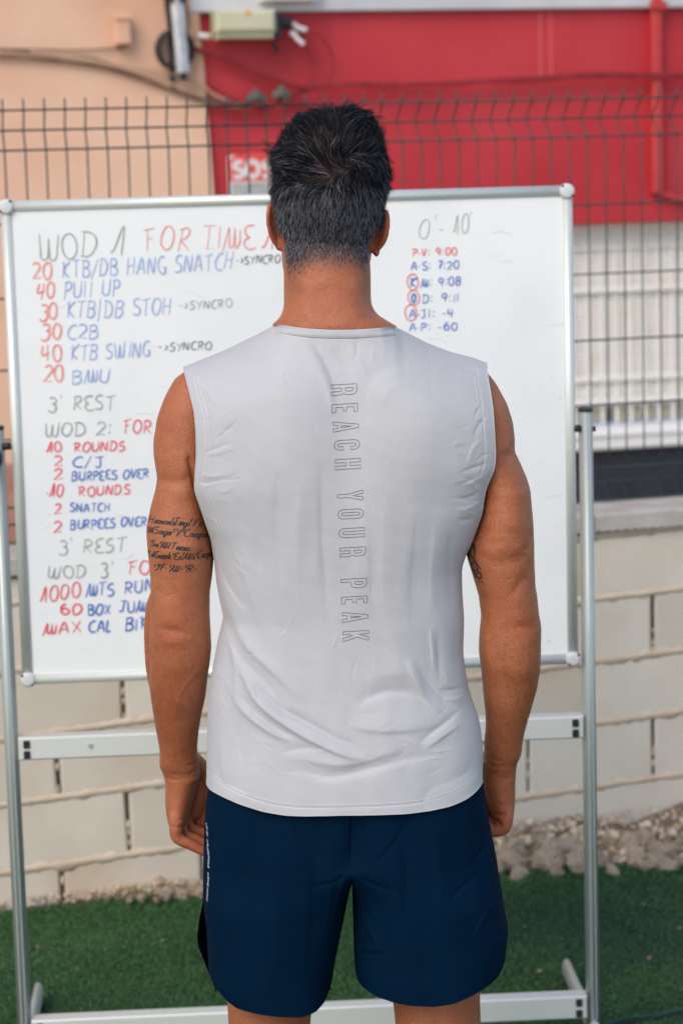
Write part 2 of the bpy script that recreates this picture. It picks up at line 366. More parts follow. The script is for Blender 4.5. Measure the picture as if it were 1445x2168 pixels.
# upright joints: some open and dark, some half filled
for k in range(len(ZB)-1):
    ph = (-.547 if k % 2 == 0 else -.71)
    for i in range(-6, 10):
        u = ph+LB*i; r = np.random.default_rng(k*31+i+400)
        if abs(u) > 2.3: continue
        z0, z1 = zc(k, u)+.006, zc(k+1, u)-.006
        if z1-z0 < .03: continue
        zz = np.linspace(z0, z1, 12); V = []
        op = r.random() < .9
        for z in zz:
            wd = r.uniform(.004, .0075); V += [WALL.at(u-wd, z, -.0045), WALL.at(u+wd, z, -.0045)]
        s = MB(); s.add(V, [(2*j, 2*j+1, 2*j+3, 2*j+2) for j in range(11)]); s.build('upright_joint', M['mortar_dark'] if op else M['mortar'], wall)
        if op:
            s = MB()
            for q in range(int(r.integers(2, 6))):
                zc_ = r.uniform(z0, z1); rr = r.uniform(.003, .007)
                s.add([WALL.at(u+rr*math.cos(a)*r.uniform(.6, 1), zc_+rr*1.8*math.sin(a), -.001) for a in np.linspace(0, 2*math.pi, 8)[:-1]]+[WALL.at(u, zc_, .002)], [(j, (j+1) % 7, 7) for j in range(7)])
            s.build('mortar_crumb', M['mortar'], wall)
# coping slabs with a scalloped lower edge
for i in range(-6, 4):
    u0, u1 = .645+.5*i, .645+.5*(i+1); u0 += .002; u1 -= .002
    prof = [(u0, .832), (u0, .790)]
    for u in np.linspace(u0+.002, u1-.002, 84): prof.append((u, .791+.0042*abs(math.sin((u-u0)*math.pi/.024))))
    prof += [(u1, .790), (u1, .832)]
    m_ = len(prof); V = [WALL.at(u, z, .016) for u, z in prof]+[WALL.at(u, z, -.185) for u, z in prof]+[WALL.at(u0, .836, .010), WALL.at(u1, .836, .010), WALL.at(u1, .836, -.185), WALL.at(u0, .836, -.185)]
    F_ = [list(range(m_))]+[(q, m_+q, m_+(q+1), q+1) for q in range(m_-1)]+[(0, m_-1, 2*m_+1, 2*m_), (2*m_, 2*m_+1, 2*m_+2, 2*m_+3)]
    mesh('coping_slab', V, F_, M['coping'], wall)

# ---- wire mesh fence on the wall
fence = thing('mesh_fence', 'dark green welded wire fence standing on top of the block wall', 'fence', (0, 5.9, .8))
U0 = FENCE.uz(6, 232)[0]; SP = .0486
zl = [(1.878, 0), (1.852, 0), (1.806, -.045), (1.760, 0), (1.591, 0), (1.418, 0), (1.251, 0), (1.087, 0), (.926, 0), (.883, -.045), (.842, 0)]
s = MB(); s.tube([FENCE.at(0, z, d*.3) for z, d in zl], .0022, 6); wire0 = s.build('vertical_wire', M['fence'], fence, True)
for k in range(-30, 64):
    o = wire0 if k == -30 else wire0.copy()
    if k != -30: COL.objects.link(o); o.parent = fence
    u = U0+SP*k
    if k == 17:                          # the panel right of the joint is bent more deeply
        s = MB(); s.tube([FENCE.at(0, z, d) for z, d in zl], .0022, 6); me_ = bpy.data.meshes.new('vertical_wire'); me_.from_pydata(s.v, [], s.f); me_.materials.append(M['fence']); me_.polygons.foreach_set('use_smooth', [True]*len(me_.polygons)); deep = me_
    if k >= 17: o.data = deep
    o.matrix_basis = Matrix.Translation(Vector(FENCE.U*u)-Vector((0, 5.9, .8)))
for z, d in zl[1:]:
    s = MB(); s.tube([FENCE.at(U0-SP*30.4, z, d*.3+.004), FENCE.at(U0+SP*16.45, z, d*.3+.004)], .0023, 6); s.build('horizontal_wire', M['fence'], fence, True)
    s = MB(); s.tube([FENCE.at(U0+SP*16.6, z, d+.004), FENCE.at(U0+SP*63.4, z, d+.004)], .0023, 6); s.build('horizontal_wire', M['fence'], fence, True)
for k in (-30.9, 63.9):
    s = MB(); s.fbox(FENCE, U0+SP*k-.025, U0+SP*k+.025, .8, 1.93, -.03, .03, .004); s.build('fence_post', M['fence'], fence)

# ---- rocks and gravel at the foot of the wall
def rock_mesh(name, seed, m_):
    r = np.random.default_rng(seed)
    import bmesh
    bm = bmesh.new(); bmesh.ops.create_icosphere(bm, subdivisions=4, radius=1)
    dirs = r.normal(0, 1, (11, 3)); dirs /= np.linalg.norm(dirs, axis=1)[:, None]; cut = r.uniform(.45, .85, 11)
    for v in bm.verts:
        p = np.array(v.co)
        for d_, c_ in zip(dirs, cut):
            q = p@d_
            if q > c_: p = p-d_*(q-c_)*.97
        pv = Vector(p)+Vector((seed*3.1, 0, 0)); p = p*(1+.30*mnoise.noise(pv*1.7)+.20*mnoise.noise(pv*4.3)+.12*mnoise.noise(pv*10)); v.co = p
    me = bpy.data.meshes.new(name); bm.to_mesh(me); bm.free(); me.materials.append(m_); return me
rmesh = [rock_mesh('rock', i, M['rock'] if i % 3 else M['rock_b']) for i in range(9)]
def ground_uv(px, py):
    p = on_plane(px, py, (0, 0, .02), (0, 0, 1)); return p
def put_rock(p, size, i, lab, grp):
    o = bpy.data.objects.new('rock', rmesh[i % 9]); COL.objects.link(o); r = np.random.default_rng(i+5)
    o.location = p; o.scale = size*1.0*r.uniform(.7, 1.2, 3)*np.array([1.15, .9, .8]); o.rotation_euler = r.uniform(0, 6, 3)
    tag(o, lab, 'rock', grp); return o
i = 0
big = [(1075, 1795, .045), (1120, 1780, .036), (1160, 1805, .040), (1200, 1785, .045), (1225, 1815, .030), (1100, 1825, .026), (1280, 1800, .026), (1320, 1775, .040), (1345, 1800, .030), (1405, 1785, .034), (1415, 1812, .022), (1235, 1790, .028), (1050, 1820, .030), (1375, 1812, .02), (1440, 1800, .025), (1180, 1822, .022), (1300, 1820, .016), (1065, 1772, .04), (1095, 1765, .038), (1140, 1768, .034), (1175, 1762, .036), (1215, 1768, .036), (1285, 1776, .034), (1365, 1770, .034), (1430, 1776, .03), (1140, 1808, .03), (1095, 1808, .03), (1260, 1798, .026), (1390, 1808, .024)]
for px, py, sz in big:
    p = ground_uv(px, py+14); put_rock((p[0], p[1], .008+.035*sm(p[1], np.interp(p[0], ex, ey), np.interp(p[0], ex, ey)+.25)), sz*1.15, i, ('pale limestone rock ' + ('between the hand and the right post' if px < 1235 else 'right of the right post') + (', at the turf edge' if py > 1800 else ', in the middle of the rubble' if py > 1776 else ', close below the wall')), 'limestone rocks right of the man'); i += 1
for px, py, sz in [(262, 1870, .022), (290, 1860, .034), (318, 1850, .036), (338, 1862, .034), (352, 1880, .020), (300, 1885, .018), (380, 1876, .018), (405, 1868, .020), (425, 1874, .016), (330, 1888, .014), (272, 1886, .012)]:
    p = ground_uv(px, py+14); put_rock((p[0], p[1]+.01, .012), sz, i, ('pale limestone rock in the pile left of the man, ' + ('near its top' if py < 1864 else 'left side' if px < 305 else 'right side by the hand')), 'limestone rocks left of the man'); i += 1
def gravel(N=4200):
    VV = []; FF = []
    ico = [(0, 0, 1), (.9, 0, 0), (0, .9, 0), (-.9, 0, 0), (0, -.9, 0), (0, 0, -.7)]; fi = [(0, 1, 2), (0, 2, 3), (0, 3, 4), (0, 4, 1), (5, 2, 1), (5, 3, 2), (5, 4, 3), (5, 1, 4)]
    ico = np.array(ico); fi = np.array(fi)
    for q in range(N):
        u = rng.uniform(-1.4, 1.5); p = WALL.at(u, 0, -.0); e = np.interp(p[0], ex, ey)
        right = sm(u, .1, .3)
        if u < -.62 and rng.random() < .75: continue
        t = rng.random()**1.2; y = e*(1-t)+(p[1]-.01)*t-.012
        s_ = rng.uniform(.003, .009)*(1+1.2*right*(rng.random() < .2))
        A = rng.normal(0, 1, (3, 3)); Q, _ = np.linalg.qr(A)
        v = (ico*rng.uniform(.6, 1.3, (6, 1)))@Q*s_ + np.array([p[0]+rng.normal(0, .01), y, .002+(.03+.05*right)*t**1.5])
        VV.append(v); FF.append(fi+q*0+len(VV[:-1])*6)
    mi = (np.arange(len(FF)) % 3 == 0).astype(int).repeat(8)
    kind(mesh('gravel', np.vstack(VV), np.vstack(FF), [M['rock'], M['rock_b']], mi=mi), 'stuff')
gravel()
# litter on the turf
for px, py, sz, lab in [(345, 1992, .006, 'small brown dry leaf on the turf left of the man'), (1108, 1962, .006, 'small tan leaf scrap on the turf beside the right leg of the shorts'), (1142, 2055, .007, 'reddish leaf scrap on the turf above the lower crossbar'), (1360, 1915, .005, 'tiny pale speck on the turf right of the right post'), (1375, 2028, .006, 'curled pale scrap on the turf near the lower right'), (165, 2052, .004, 'tiny white speck on the turf near the left post'), (78, 2005, .006, 'faint tan leaf on the turf beside the left post'), (1440, 1965, .006, 'orange brown leaf fragment on the turf at the right edge')]:
    p = on_plane(px, py, (0, 0, .014), (0, 0, 1)); a = random.uniform(0, 6)
    vs_ = [(p[0]+sz*.7*(1.5*math.cos(a+q)), p[1]+sz*.7*math.sin(q+a), .014+.003*math.sin(q*2+a)) for q in np.linspace(0, 2*math.pi, 9)[:-1]]+[(p[0], p[1], .018)]
    tag(mesh('leaf_scrap', vs_, [(j, (j+1) % 8, 8) for j in range(8)], M['leaf']), lab, 'leaf', 'litter on the turf')

# ---- buildings across the lane
def flat_poly(F, pts, d0, d1):           # prism from a polygon in the plane
    m_ = len(pts); v = [F.at(u, z, d1) for u, z in pts]+[F.at(u, z, d0) for u, z in pts]
    return v, [list(range(m_)), list(range(m_, 2*m_))[::-1]]+[(q, m_+q, m_+(q+1) % m_, (q+1) % m_) for q in range(m_)]
pb = thing('peach_building', 'peach rendered building behind the fence on the left', 'building', tuple(BLD.at(-2, 0)))
bt = BLD.uz(413, -30); bpts = [(float(a), float(b)) for a, b in [BLD.uz(413, -30), BLD.uz(420, 60), BLD.uz(428, 140), BLD.uz(435, 240), BLD.uz(443, 330), BLD.uz(450, 420)]]
s = MB(); s.add(*flat_poly(BLD, [(-9, .665), (-.44, .665)]+bpts[::-1]+[(bpts[0][0]-.03, 5.5), (-9, 5.5)], -.3, .03)); s.build('wall', M['peach'], pb)
s = MB(); s.fbox(BLD, -9, -.44, -.05, .663, -.3, .05, .005); s.build('plinth', M['terracotta'], pb)
rb = thing('red_building', 'red painted building with grey fascia behind the fence on the right', 'building', tuple(BLD.at(1.5, 0)))
zt = 2.252; zr = 1.452
s = MB(); s.fbox(BLD, -.6, 0, -.05, zt, -.3, .0); s.build('wall', M['red'], rb)
s = MB(); s.fbox(BLD, 0.001, 6, zr, zt, -.3, .0); s.build('lintel_wall', M['red'], rb)
s = MB(); s.fbox(BLD, -.52, 6, zt+.002, 5.5, -.3, .035, .004); s.build('fascia', M['grey_fascia'], rb)
s = MB(); s.fbox(BLD, -.27, -.06, zt+.036, zt+.10, .036, .10, .006); s.build('soffit_fitting', M['white_metal'], rb)
s = MB(); s.fbox(BLD, 0.001, 6, -.05, .585, -.3, .01); s.build('plinth', M['plinth'], rb)
s = MB(); s.fbox(BLD, 0.001, 6, .587, .668, -.3, .055, .008); s.build('sill_beam', M['white_metal'], rb)
s = MB(); s.fbox(BLD, 0.001, 6, .64, .652, .056, .066, .002); s.build('sill_ridge', M['white_metal'], rb)
# roller shutter slats behind a white grille
s = MB()
for q in range(46):
    z = .742+q*.0155
    s.fbox(BLD, .002, 4, z, z+.0142, -.11, -.094+.002*(q % 2), .003)
kind(s.build('shutter_slats', M['cream'], rb), 'stuff')
z = lambda py: float(BLD.uz(1300, py)[1])
for a, b, d_ in [(474, 486, -.075), (524, 531, -.08), (612, 622, -.072), (800, 812, -.075), (846, 862, -.07)]:
    s = MB(); s.fbox(BLD, .003, 4, z(b), z(a), d_-.012, d_, .003); s.build('grille_rail', M['grille'], rb)
bar0 = None; ub0 = float(BLD.uz(1231, 700)[0]); sp = (float(BLD.uz(1412, 700)[0])-ub0)/6
s = MB(); s.fbox(BLD, -.0065, .0065, .672, z(480), -.092, -.084, .003); bar0 = s.build('grille_bar', M['grille'], rb)
mb0 = bar0.matrix_basis.copy()
for q in range(-18, 40):
    if q == -18: o = bar0
    else: o = bar0.copy(); COL.objects.link(o)
    o.matrix_basis = mb0 @ Matrix.Translation(Vector(BLD.U*(ub0+sp*q)))
M['pane_a'] = mat('amber_pane', (.42, .36, .24), .4, (.50, .44, .32), 8); M['pane_b'] = mat('dark_pane', (.10, .09, .05), .3, (.28, .26, .18), 12)
for q in range(-17, 39):
    u = ub0+sp*(q+.5); s = MB(); s.fbox(BLD, u-.019, u+.019, .676, .738, -.118, -.112, .002); s.build('window_pane', M['pane_b'] if q in (2,) else M['pane_a'], rb)
# downpipe on the red wall
s = MB(); uL, uR = float(BLD.uz(1372, 200)[0]), float(BLD.uz(1394, 200)[0]); zb = z(412)
s.fbox(BLD, uL, uR, zb, 2.9, .002, .045, .008); s.build('downpipe', M['redpipe'], rb)
s = MB(); pp = [BLD.at(*BLD.uz(x, y), .022) for x, y in [(1384, 402), (1400, 412), (1425, 420), (1500, 426)]]; s.tube(pp, .012, 10); s.build('drain_elbow', M['redpipe'], rb, True)
s = MB(); s.fbox(BLD, uL-.012, uR+.012, 2.245, 2.275, .046, .060, .003); s.build('pipe_collar', M['redpipe'], rb)
# painted repair lines
for x in (1143, 1165):
    s = MB(); u = float(BLD.uz(x, 100)[0]); s.fbox(BLD, u-.003, u+.003, z(165), zt-.01, .0, .0022); s.build('paint_ridge', mat('pale_red_ridge', (.62, .12, .12), .6), rb)
def bpx(pts, d=.03, n=6): return [BLD.at(*BLD.uz(x, y), d) for x, y in curve(pts, n)]
def cable(pts, r, m_, label, d=.05, grp='cables on the buildings'):
    s = MB(); s.tube(bpx(pts, d), r, 7); return tag(s.build('cable', m_, smooth=True), label, 'cable', grp)
cable([(-30, 104), (60, 106), (150, 108), (240, 104), (268, 97)], .0035, M['cable_tan'], 'thin tan cable running left from the small peach box', .045)
cable([(-30, 121), (60, 124), (150, 133), (230, 147), (300, 170), (360, 192), (420, 212), (470, 227), (525, 226)], .006, M['cable_tan'], 'lowest of the sagging tan cables on the peach wall')
cable([(-30, 104), (40, 108), (120, 117), (200, 128), (280, 155), (350, 176), (410, 196), (450, 212), (520, 222)], .005, M['cable_tan'], 'middle of the sagging tan cables on the peach wall', .055)
cable([(60, 110), (150, 122), (220, 137), (300, 160), (365, 183), (430, 204)], .004, M['cable_pale'], 'pale cable strapped along the sagging tan bundle', .065)
cable([(190, 127), (260, 140), (330, 152), (385, 165), (420, 178), (445, 200), (500, 224)], .004, M['cable_pale'], 'pale upper cable dipping under the steel pole end', .05)
cable([(400, 105), (430, 110), (480, 130), (540, 155), (600, 178), (640, 188)], .009, M['cable_red'], 'thick red painted cable falling right from the cable coil')
cable([(445, 206), (520, 224), (565, 226), (600, 206), (640, 191), (700, 180), (760, 178), (850, 180), (950, 176), (1050, 170), (1145, 165), (1230, 158), (1310, 158), (1480, 160)], .008, M['cable_red'], 'long dark red cable bundle crossing the whole red wall', .045)
cable([(640, 190), (722, 181), (800, 190), (850, 193), (910, 192), (1000, 175), (1100, 176), (1220, 165), (1480, 166)], .0045, M['cable_red'], 'thin slack cable sagging under the long red bundle', .055)
cable([(446, 214), (500, 232), (540, 238), (600, 228), (680, 222)], .004, M['cable_red'], 'dark loop of cable below the olive connectors')
cable([(440, 180), (470, 200), (520, 222), (560, 236)], .0035, M['cable_red'], 'thin cable from the wall corner down to the connectors', .035)
cable([(602, 62), (625, 72), (640, 95), (652, 130), (650, 165), (640, 185)], .0045, M['cable_red'], 'inner drooping cable loop right of the junction box', .05)
cable([(615, 70), (640, 75), (660, 100), (664, 140), (652, 180)], .0035, M['cable_red'], 'middle drooping cable loop right of the junction box', .06)
cable([(630, 68), (660, 72), (685, 95), (699, 130), (694, 165), (684, 182)], .004, M['cable_red'], 'outer drooping cable loop right of the junction box', .05)
cable([(383, 0), (392, 30), (392, 60), (386, 85)], .003, M['cable_tan'], 'thin cable hanging beside the steel pole', .05)
cable([(345, -20), (349, 20), (354, 60), (357, 100), (358, 160), (362, 186)], .008, M['rubber'], 'black cable hanging left of the steel pole into the coil', .045)
ring = [(362+36*math.cos(a), 105+38*math.sin(a)) for a in np.linspace(0, 2*math.pi, 33)]
s = MB()
for q in range(3): s.tube([BLD.at(*BLD.uz(x+q*1.5, y+q*1.2), .05+.012*q) for x, y in ring], .0075, 8, cap=False)
tag(s.build('cable_coil', M['rubber'], smooth=True), 'black coil of spare cable hanging around the steel pole', 'cable coil')
pole = thing('steel_pole', 'galvanised steel pole end on the peach wall above the fence', 'pole', tuple(BLD.at(-.6, 2)))
a, b = BLD.at(*BLD.uz(357, -60), .10), BLD.at(*BLD.uz(376, 156), .10)
s = MB(); s.tube([a, b], .022, 4); s.build('pole_tube', M['pole'], pole)
s = MB(); s.tube([b, BLD.at(*BLD.uz(378, 172), .10)], [.017, .012], 6); s.build('pole_end', M['rubber'], pole)
s = MB(); s.fbox(BLD, *[float(BLD.uz(x, 12)[0]) for x in (350, 382)], z(-10), z(0), .035, .115); s.build('pole_bracket', M['rubber'], pole)
pbx = thing('wall_box', 'small box painted peach like the wall, above the fence on the left', 'junction box', tuple(BLD.at(-.8, 2.1)))
u0, u1 = [float(BLD.uz(x, 60)[0]) for x in (237, 269)]
s = MB(); s.fbox(BLD, u0, u1, float(BLD.uz(250, 97)[1]), float(BLD.uz(250, 35)[1]), .031, .085, .006); s.build('box_body', M['peach'], pbx)
s = MB(); s.fbox(BLD, u0-.003, u1+.003, float(BLD.uz(250, 45)[1]), float(BLD.uz(250, 36)[1]), .0855, .093, .002); s.build('box_lid', M['peach'], pbx)
jb = thing('junction_box', 'cream green cable junction box on the red wall beside the peach corner', 'junction box', tuple(BLD.at(-.3, 2.2)))
u0, u1 = [float(BLD.uz(x, 60)[0]) for x in (442, 567)]; z0, z1 = float(BLD.uz(500, 90)[1]), float(BLD.uz(500, 25)[1])
s = MB(); s.fbox(BLD, u0, u1, z0+.028, z1, .036, .13, .012); s.build('box_body', M['jbox'], jb)
s = MB(); s.fbox(BLD, u0+.004, u1-.004, z0+.008, z0+.026, .036, .11, .006); s.build('box_base', M['jbox'], jb)
for q in range(13):
    u = u0+.015+q*(u1-u0-.03)/12; s = MB(); s.fbox(BLD, u-.003, u+.003, z0+.010, z0+.027, .111, .122, .001); s.build('box_rib', M['jbox'], jb)
s = MB(); s.fbox(BLD, u1+.001, u1+.022, z0+.01, z1-.012, .04, .12, .004); s.build('end_cap', M['rubber'], jb)
s = MB(); s.tube([BLD.at(u1+.02, (z0+z1)/2+.012, .08), BLD.at(u1+.065, (z0+z1)/2+.005, .08)], .022, 10); s.build('cable_gland', M['rubber'], jb, True)
s = MB(); s.tube([BLD.at(*BLD.uz(413, 77), .05), BLD.at(*BLD.uz(441, 79), .05)], .011, 10); s.build('inlet_stub', M['white'], jb, True)
s = MB(); s.fbox(BLD, *[float(BLD.uz(x, 30)[0]) for x in (503, 512)], float(BLD.uz(507, 38)[1]), float(BLD.uz(507, 27)[1]), .1305, .132); s.build('warning_sticker', mat('orange_sticker', (.8, .30, .12), .5), jb)
s = MB(); s.tube(bpx([(566, 92), (572, 100), (578, 112)], .07), .008, 8); s.build('loose_plug', M['rubber'], jb, True)
for k_, pts in enumerate([[(607, 52), (622, 62), (637, 66)], [(603, 72), (615, 76)], [(612, 80), (630, 96)]]):
    s = MB(); s.tube(bpx(pts, .075+.004*k_), [.009]*len(curve(pts, 6)), 7)
    tag(s.build('cable_tag', M['white']), ['upper white plastic tag on the cables right of the junction box', 'short white tag between the two longer cable tags', 'lower slanted white tag on the cable loops'][k_], 'cable tag', 'white tags on the cables')
for k_, (x, y) in enumerate([(534, 214), (588, 207)]):
    s = MB(); c0 = BLD.at(*BLD.uz(x, y), .06)
    s.tube([c0-BLD.U*.035, c0-BLD.U*.015+np.array([0, 0, .01]), c0+np.array([0, 0, .016]), c0+BLD.U*.02+np.array([0, 0, .004]), c0+BLD.U*.035], [.008, .02, .024, .018, .008], 7)
    s.tube([c0+np.array([0, 0, .01]), c0+np.array([0, 0, .045])], [.014, .006], 6)
    tag(s.build('cable_connector', M['connector']), ['left olive cable connector on the red wall above the fence', 'right olive cable connector nearest the head of the man'][k_], 'connector', 'olive connectors')

# ---- hand lettering: every glyph is a few strokes in a 10 high box (width first)
def arc(cx, cy, rx, ry, a0, a1, n=12):
    return [(cx+rx*math.cos(math.radians(a)), cy+ry*math.sin(math.radians(a))) for a in np.linspace(a0, a1, n)]
G = {
 'A': (7, [[(0, 0), (3.2, 10), (6.4, 0)], [(1.2, 3.6), (5.4, 3.8)]]),
 'B': (6.5, [[(.6, 0), (.8, 10)], [(0, 9.6)]+arc(2.6, 7.6, 2.9, 2.2, 80, -80)+[(1, 5.3)]+arc(2.8, 2.6, 3.2, 2.7, 85, -100)+[(0, 0)]]),
 'C': (6, [arc(4, 5, 3.8, 5, 60, 305, 16)]),
 'D': (7, [[(.8, 0), (1, 10)], [(-.4, 9.8)]+arc(2, 5, 4.4, 4.9, 85, -85)+[(-.2, .2)]]),
 'E': (5.5, [arc(4, 7.4, 3.6, 2.6, 60, 250, 10)+arc(4.2, 2.4, 3.8, 2.5, 110, 310, 10)]),
 'F': (6, [[(1, 0), (1.6, 9.5)], [(-.6, 9), (5.6, 10.4)], [(1.2, 5.4), (4.4, 5.8)]]),
 'G': (6.5, [arc(3.8, 5, 3.6, 5, 60, 300, 14)+[(6, 3.8), (3.8, 4.2)], [(6, 4), (6.2, 0)]]),
 'H': (6.5, [[(.4, 0), (.8, 10)], [(5.4, 0), (5.8, 10)], [(.6, 4.8), (5.6, 5.4)]]),
 'I': (2.5, [[(1, 0), (1.2, 9.6)]]),
 'J': (6, [[(.4, 9.6), (6, 9.9)], [(3.6, 9.6), (3.8, 3)]+arc(2, 2.4, 1.8, 2.3, 0, -150, 8)]),
 'K': (6.5, [[(1, 0), (1.2, 10)], [(5.8, 9.8), (1.2, 4.8), (6, 0)], [(-.6, 9), (2.6, 5.4)]]),
 'L': (5, [[(1, 10), (.8, .2), (4.8, .2)]]),
 'M': (8.5, [[(-.8, -1), (2, 9.4), (2.4, 2)]+arc(3.6, 2, 1.2, 1.6, 180, 350, 6)+[(5.2, 9), (5.6, 2)]+arc(6.5, 2, 1, 1.8, 180, 330, 6)+[(8, 3), (8, 8.4)]]),
 'N': (7, [[(.4, 0), (1, 9.6), (5.4, .4), (6, 10)]]),
 'O': (7, [arc(3.3, 5, 3.3, 5, 95, 460, 22)]),
 'P': (6, [[(.6, -.4), (1, 10)], [(-.4, 9.4)]+arc(2.4, 7.2, 3, 2.5, 90, -90)+[(.8, 4.8)]]),
 'R': (6.5, [[(.6, 0), (1, 9.6)], [(-.4, 9)]+arc(2.4, 7.2, 2.9, 2.4, 90, -80)+[(1.2, 4.8), (6, 0)]]),
 'S': (6, [arc(3.6, 7.4, 2.8, 2.4, 50, 230, 10)+arc(2.6, 2.6, 3, 2.6, 60, -140, 12)]),
 'T': (6.5, [[(3, 0), (3.2, 9.8)], [(-.2, 9.6), (6.4, 10.2)]]),
 'U': (6.8, [[(.4, 10), (.4, 3)]+arc(3.2, 3, 2.8, 3, 180, 350, 10)+[(6.2, 10)]]),
 'V': (6, [[(0, 10), (2.8, 0), (5.6, 10)]]),
 'W': (9, [[(0, 10), (.6, 2)]+arc(2.2, 2, 1.6, 2, 180, 350, 8)+[(4.2, 8.6), (4.4, 2)]+arc(6, 2, 1.6, 2, 180, 350, 8)+[(8.4, 10)]]),
 'X': (6, [[(0, 9.4), (5.4, .2)], [(5.2, 9.6), (.2, 0)]]),
 'Y': (6, [[(0, 9.8), (2.8, 5)], [(5.6, 10), (1.8, 0)]]),
 '0': (6.5, [arc(3, 5, 2.9, 5, 80, 440, 20)]),
 '1': (4.6, [[(-1, 1), (.6, 2.4), (3.2, 10.5), (3.4, 0)]]),
 '2': (6, [arc(2.8, 7.2, 2.6, 2.8, 150, -30, 10)+[(.4, .4), (6, .6)]]),
 '3': (6, [arc(2.4, 7.6, 2.6, 2.3, 140, -80, 10)+arc(2.6, 2.6, 3, 3, 80, -150, 12)]),
 '4': (6, [[(1.2, 10), (.2, 4.4), (5.4, 5)], [(4.8, 10), (4.2, 0)]]),
 '6': (6, [arc(4.6, 5, 4.2, 5, 100, 180, 8)+arc(3, 2.9, 2.6, 2.9, 180, 540, 16)]),
 '7': (5.5, [[(0, 9.4), (5, 9.8), (2.4, 0)], [(1.4, 5), (5, 5.4)]]),
 '8': (6, [arc(3, 7.5, 2.2, 2.4, 270, -90, 14)+arc(3, 2.5, 2.7, 2.6, 90, 450, 14)]),
 '9': (6, [arc(2.8, 7.2, 2.5, 2.7, 0, 360, 14)+[(5.3, 7.2), (4.2, 0)]]),
 '/': (4.5, [[(0, -1.5), (4, 10.5)]]), '|': (3.5, [[(1, -2.4), (1.6, 11)]]), ':': (3, [[(.8, .8), (1.8, 2.6)], [(.8, 6.2), (1.8, 8)]]), '.': (2.6, [[(.3, 3.6), (1.9, 4.8)]]),
 '-': (4.5, [[(0, 4.4), (3.6, 4.8)]]), '>': (4, [[(.4, 7.6), (3, 5), (.2, 1.6)]]), "'": (2.5, [[(1.2, 11.6), (1, 9)]]), ' ': (4, []), ',': (2, [[(.8, 0), (1.2, .8)]]), 'l': (3, [[(1, 10), (1, 0)]]),
 # small joined letters for the script tattoo
 'a': (4.6, [arc(2, 2.3, 1.8, 2.3, 60, 380, 12)+[(4, 4.6), (3.6, .4), (4.8, 0)]]), 'e': (4, [[(-.4, .6), (3.2, 3)]+arc(2, 3, 1.6, 1.8, 0, 200, 8)+[(1, 0), (4.2, .6)]]),
 'r': (3.6, [[(0, 0), (1.2, 4.6), (1.4, 3.6), (3.4, 4.4)], [(1.4, 4), (1.2, 0), (3.2, .6)]]), 'm': (6, [[(0, 0), (.8, 4.6), (.8, 0), (2.4, 4.6), (2.8, 0), (4.4, 4.6), (5, 0), (6, .8)]]),
 'n': (4.4, [[(0, 0), (.8, 4.6), (.8, 0), (2.8, 4.6), (3.2, 0), (4.4, .8)]]), 'o': (4.2, [arc(2, 2.3, 1.8, 2.3, 90, 450, 12)+[(4.2, 4)]]), 's': (3.6, [[(0, 0), (2.4, 5), (3, 1.6), (1.6, 0), (.4, .6)]]),
 't': (3, [[(0, 0), (1.8, 7), (1.4, 0), (3, .6)], [(.4, 5), (3, 5.2)]]), 'g': (4.2, [arc(2, 2.3, 1.8, 2.3, 60, 380, 10)+[(3.8, 4.4), (3.2, -3), (1.4, -4), (.6, -2.8), (4.4, .6)]]),
 'i': (2.2, [[(0, 0), (1, 4.6), (1, 0), (2.2, .8)], [(1.4, 6.4), (1.6, 6.8)]]), 'z': (3.8, [[(0, 4), (3, 4.6), (.8, .4), (3, -1), (1.4, -3.6), (.6, -2), (4, .8)]]), 'u': (4.4, [[(0, 0), (.8, 4.6), (.8, .6), (2.6, 1), (3.2, 4.6), (3.2, 0), (4.4, .8)]]),
 'd': (4.6, [arc(2, 2.3, 1.8, 2.3, 60, 380, 10)+[(4.6, 10), (3.6, .4), (4.8, .4)]])}
def layout(txt, x0, x1, h, jit=.25, seed=0, slant=0, gap=1.6):
    """strokes of a word as px offsets: x along, y up"""
    r = np.random.default_rng(seed+len(txt)); gp = lambda c: gap if c.islower() else 1.6
    wd = sum(G[c][0]+gp(c) for c in txt)-gp(txt[-1]); k = (x1-x0)/wd; ks = h/10; x = 0; out = []
    for c in txt:
        w_, st = G[c]; jx, jy, js = r.normal(0, jit, 3); shx, ph_ = r.normal(0, jit*.10), r.uniform(0, 6)
        for s_ in st:
            a = np.array([((x+p[0]*(1+.04*js)+jx*.5+jit*.6*math.sin(p[1]*.5+ph_))*k+(slant+shx)*p[1]*ks, (p[1]*(1+.05*js)+jy+jit*.6*math.sin(p[0]*.6+ph_*2))*ks) for p in s_], float)
            out.append(a)
        x += w_+gp(c)
    return out
def ribbon(mb, P, Nrm, wd, taper=True):
    """flat stroke along the 3D points P lying on a surface with normals Nrm"""
    P = np.asarray(P, float); m_ = len(P)
    if m_ < 2: return
    T = np.gradient(P, axis=0); T /= np.linalg.norm(T, axis=1)[:, None]+1e-12
    S = np.cross(T, Nrm); S /= np.linalg.norm(S, axis=1)[:, None]+1e-12
    ww = np.full(m_, wd/2)*np.asarray(1.0)
    if taper: ww[0] *= .6; ww[-1] *= .5
    V = np.concatenate([P-S*ww[:, None], P+S*ww[:, None]]).tolist()
    mb.add(V, [(i, i+1, m_+i+1, m_+i) for i in range(m_-1)])

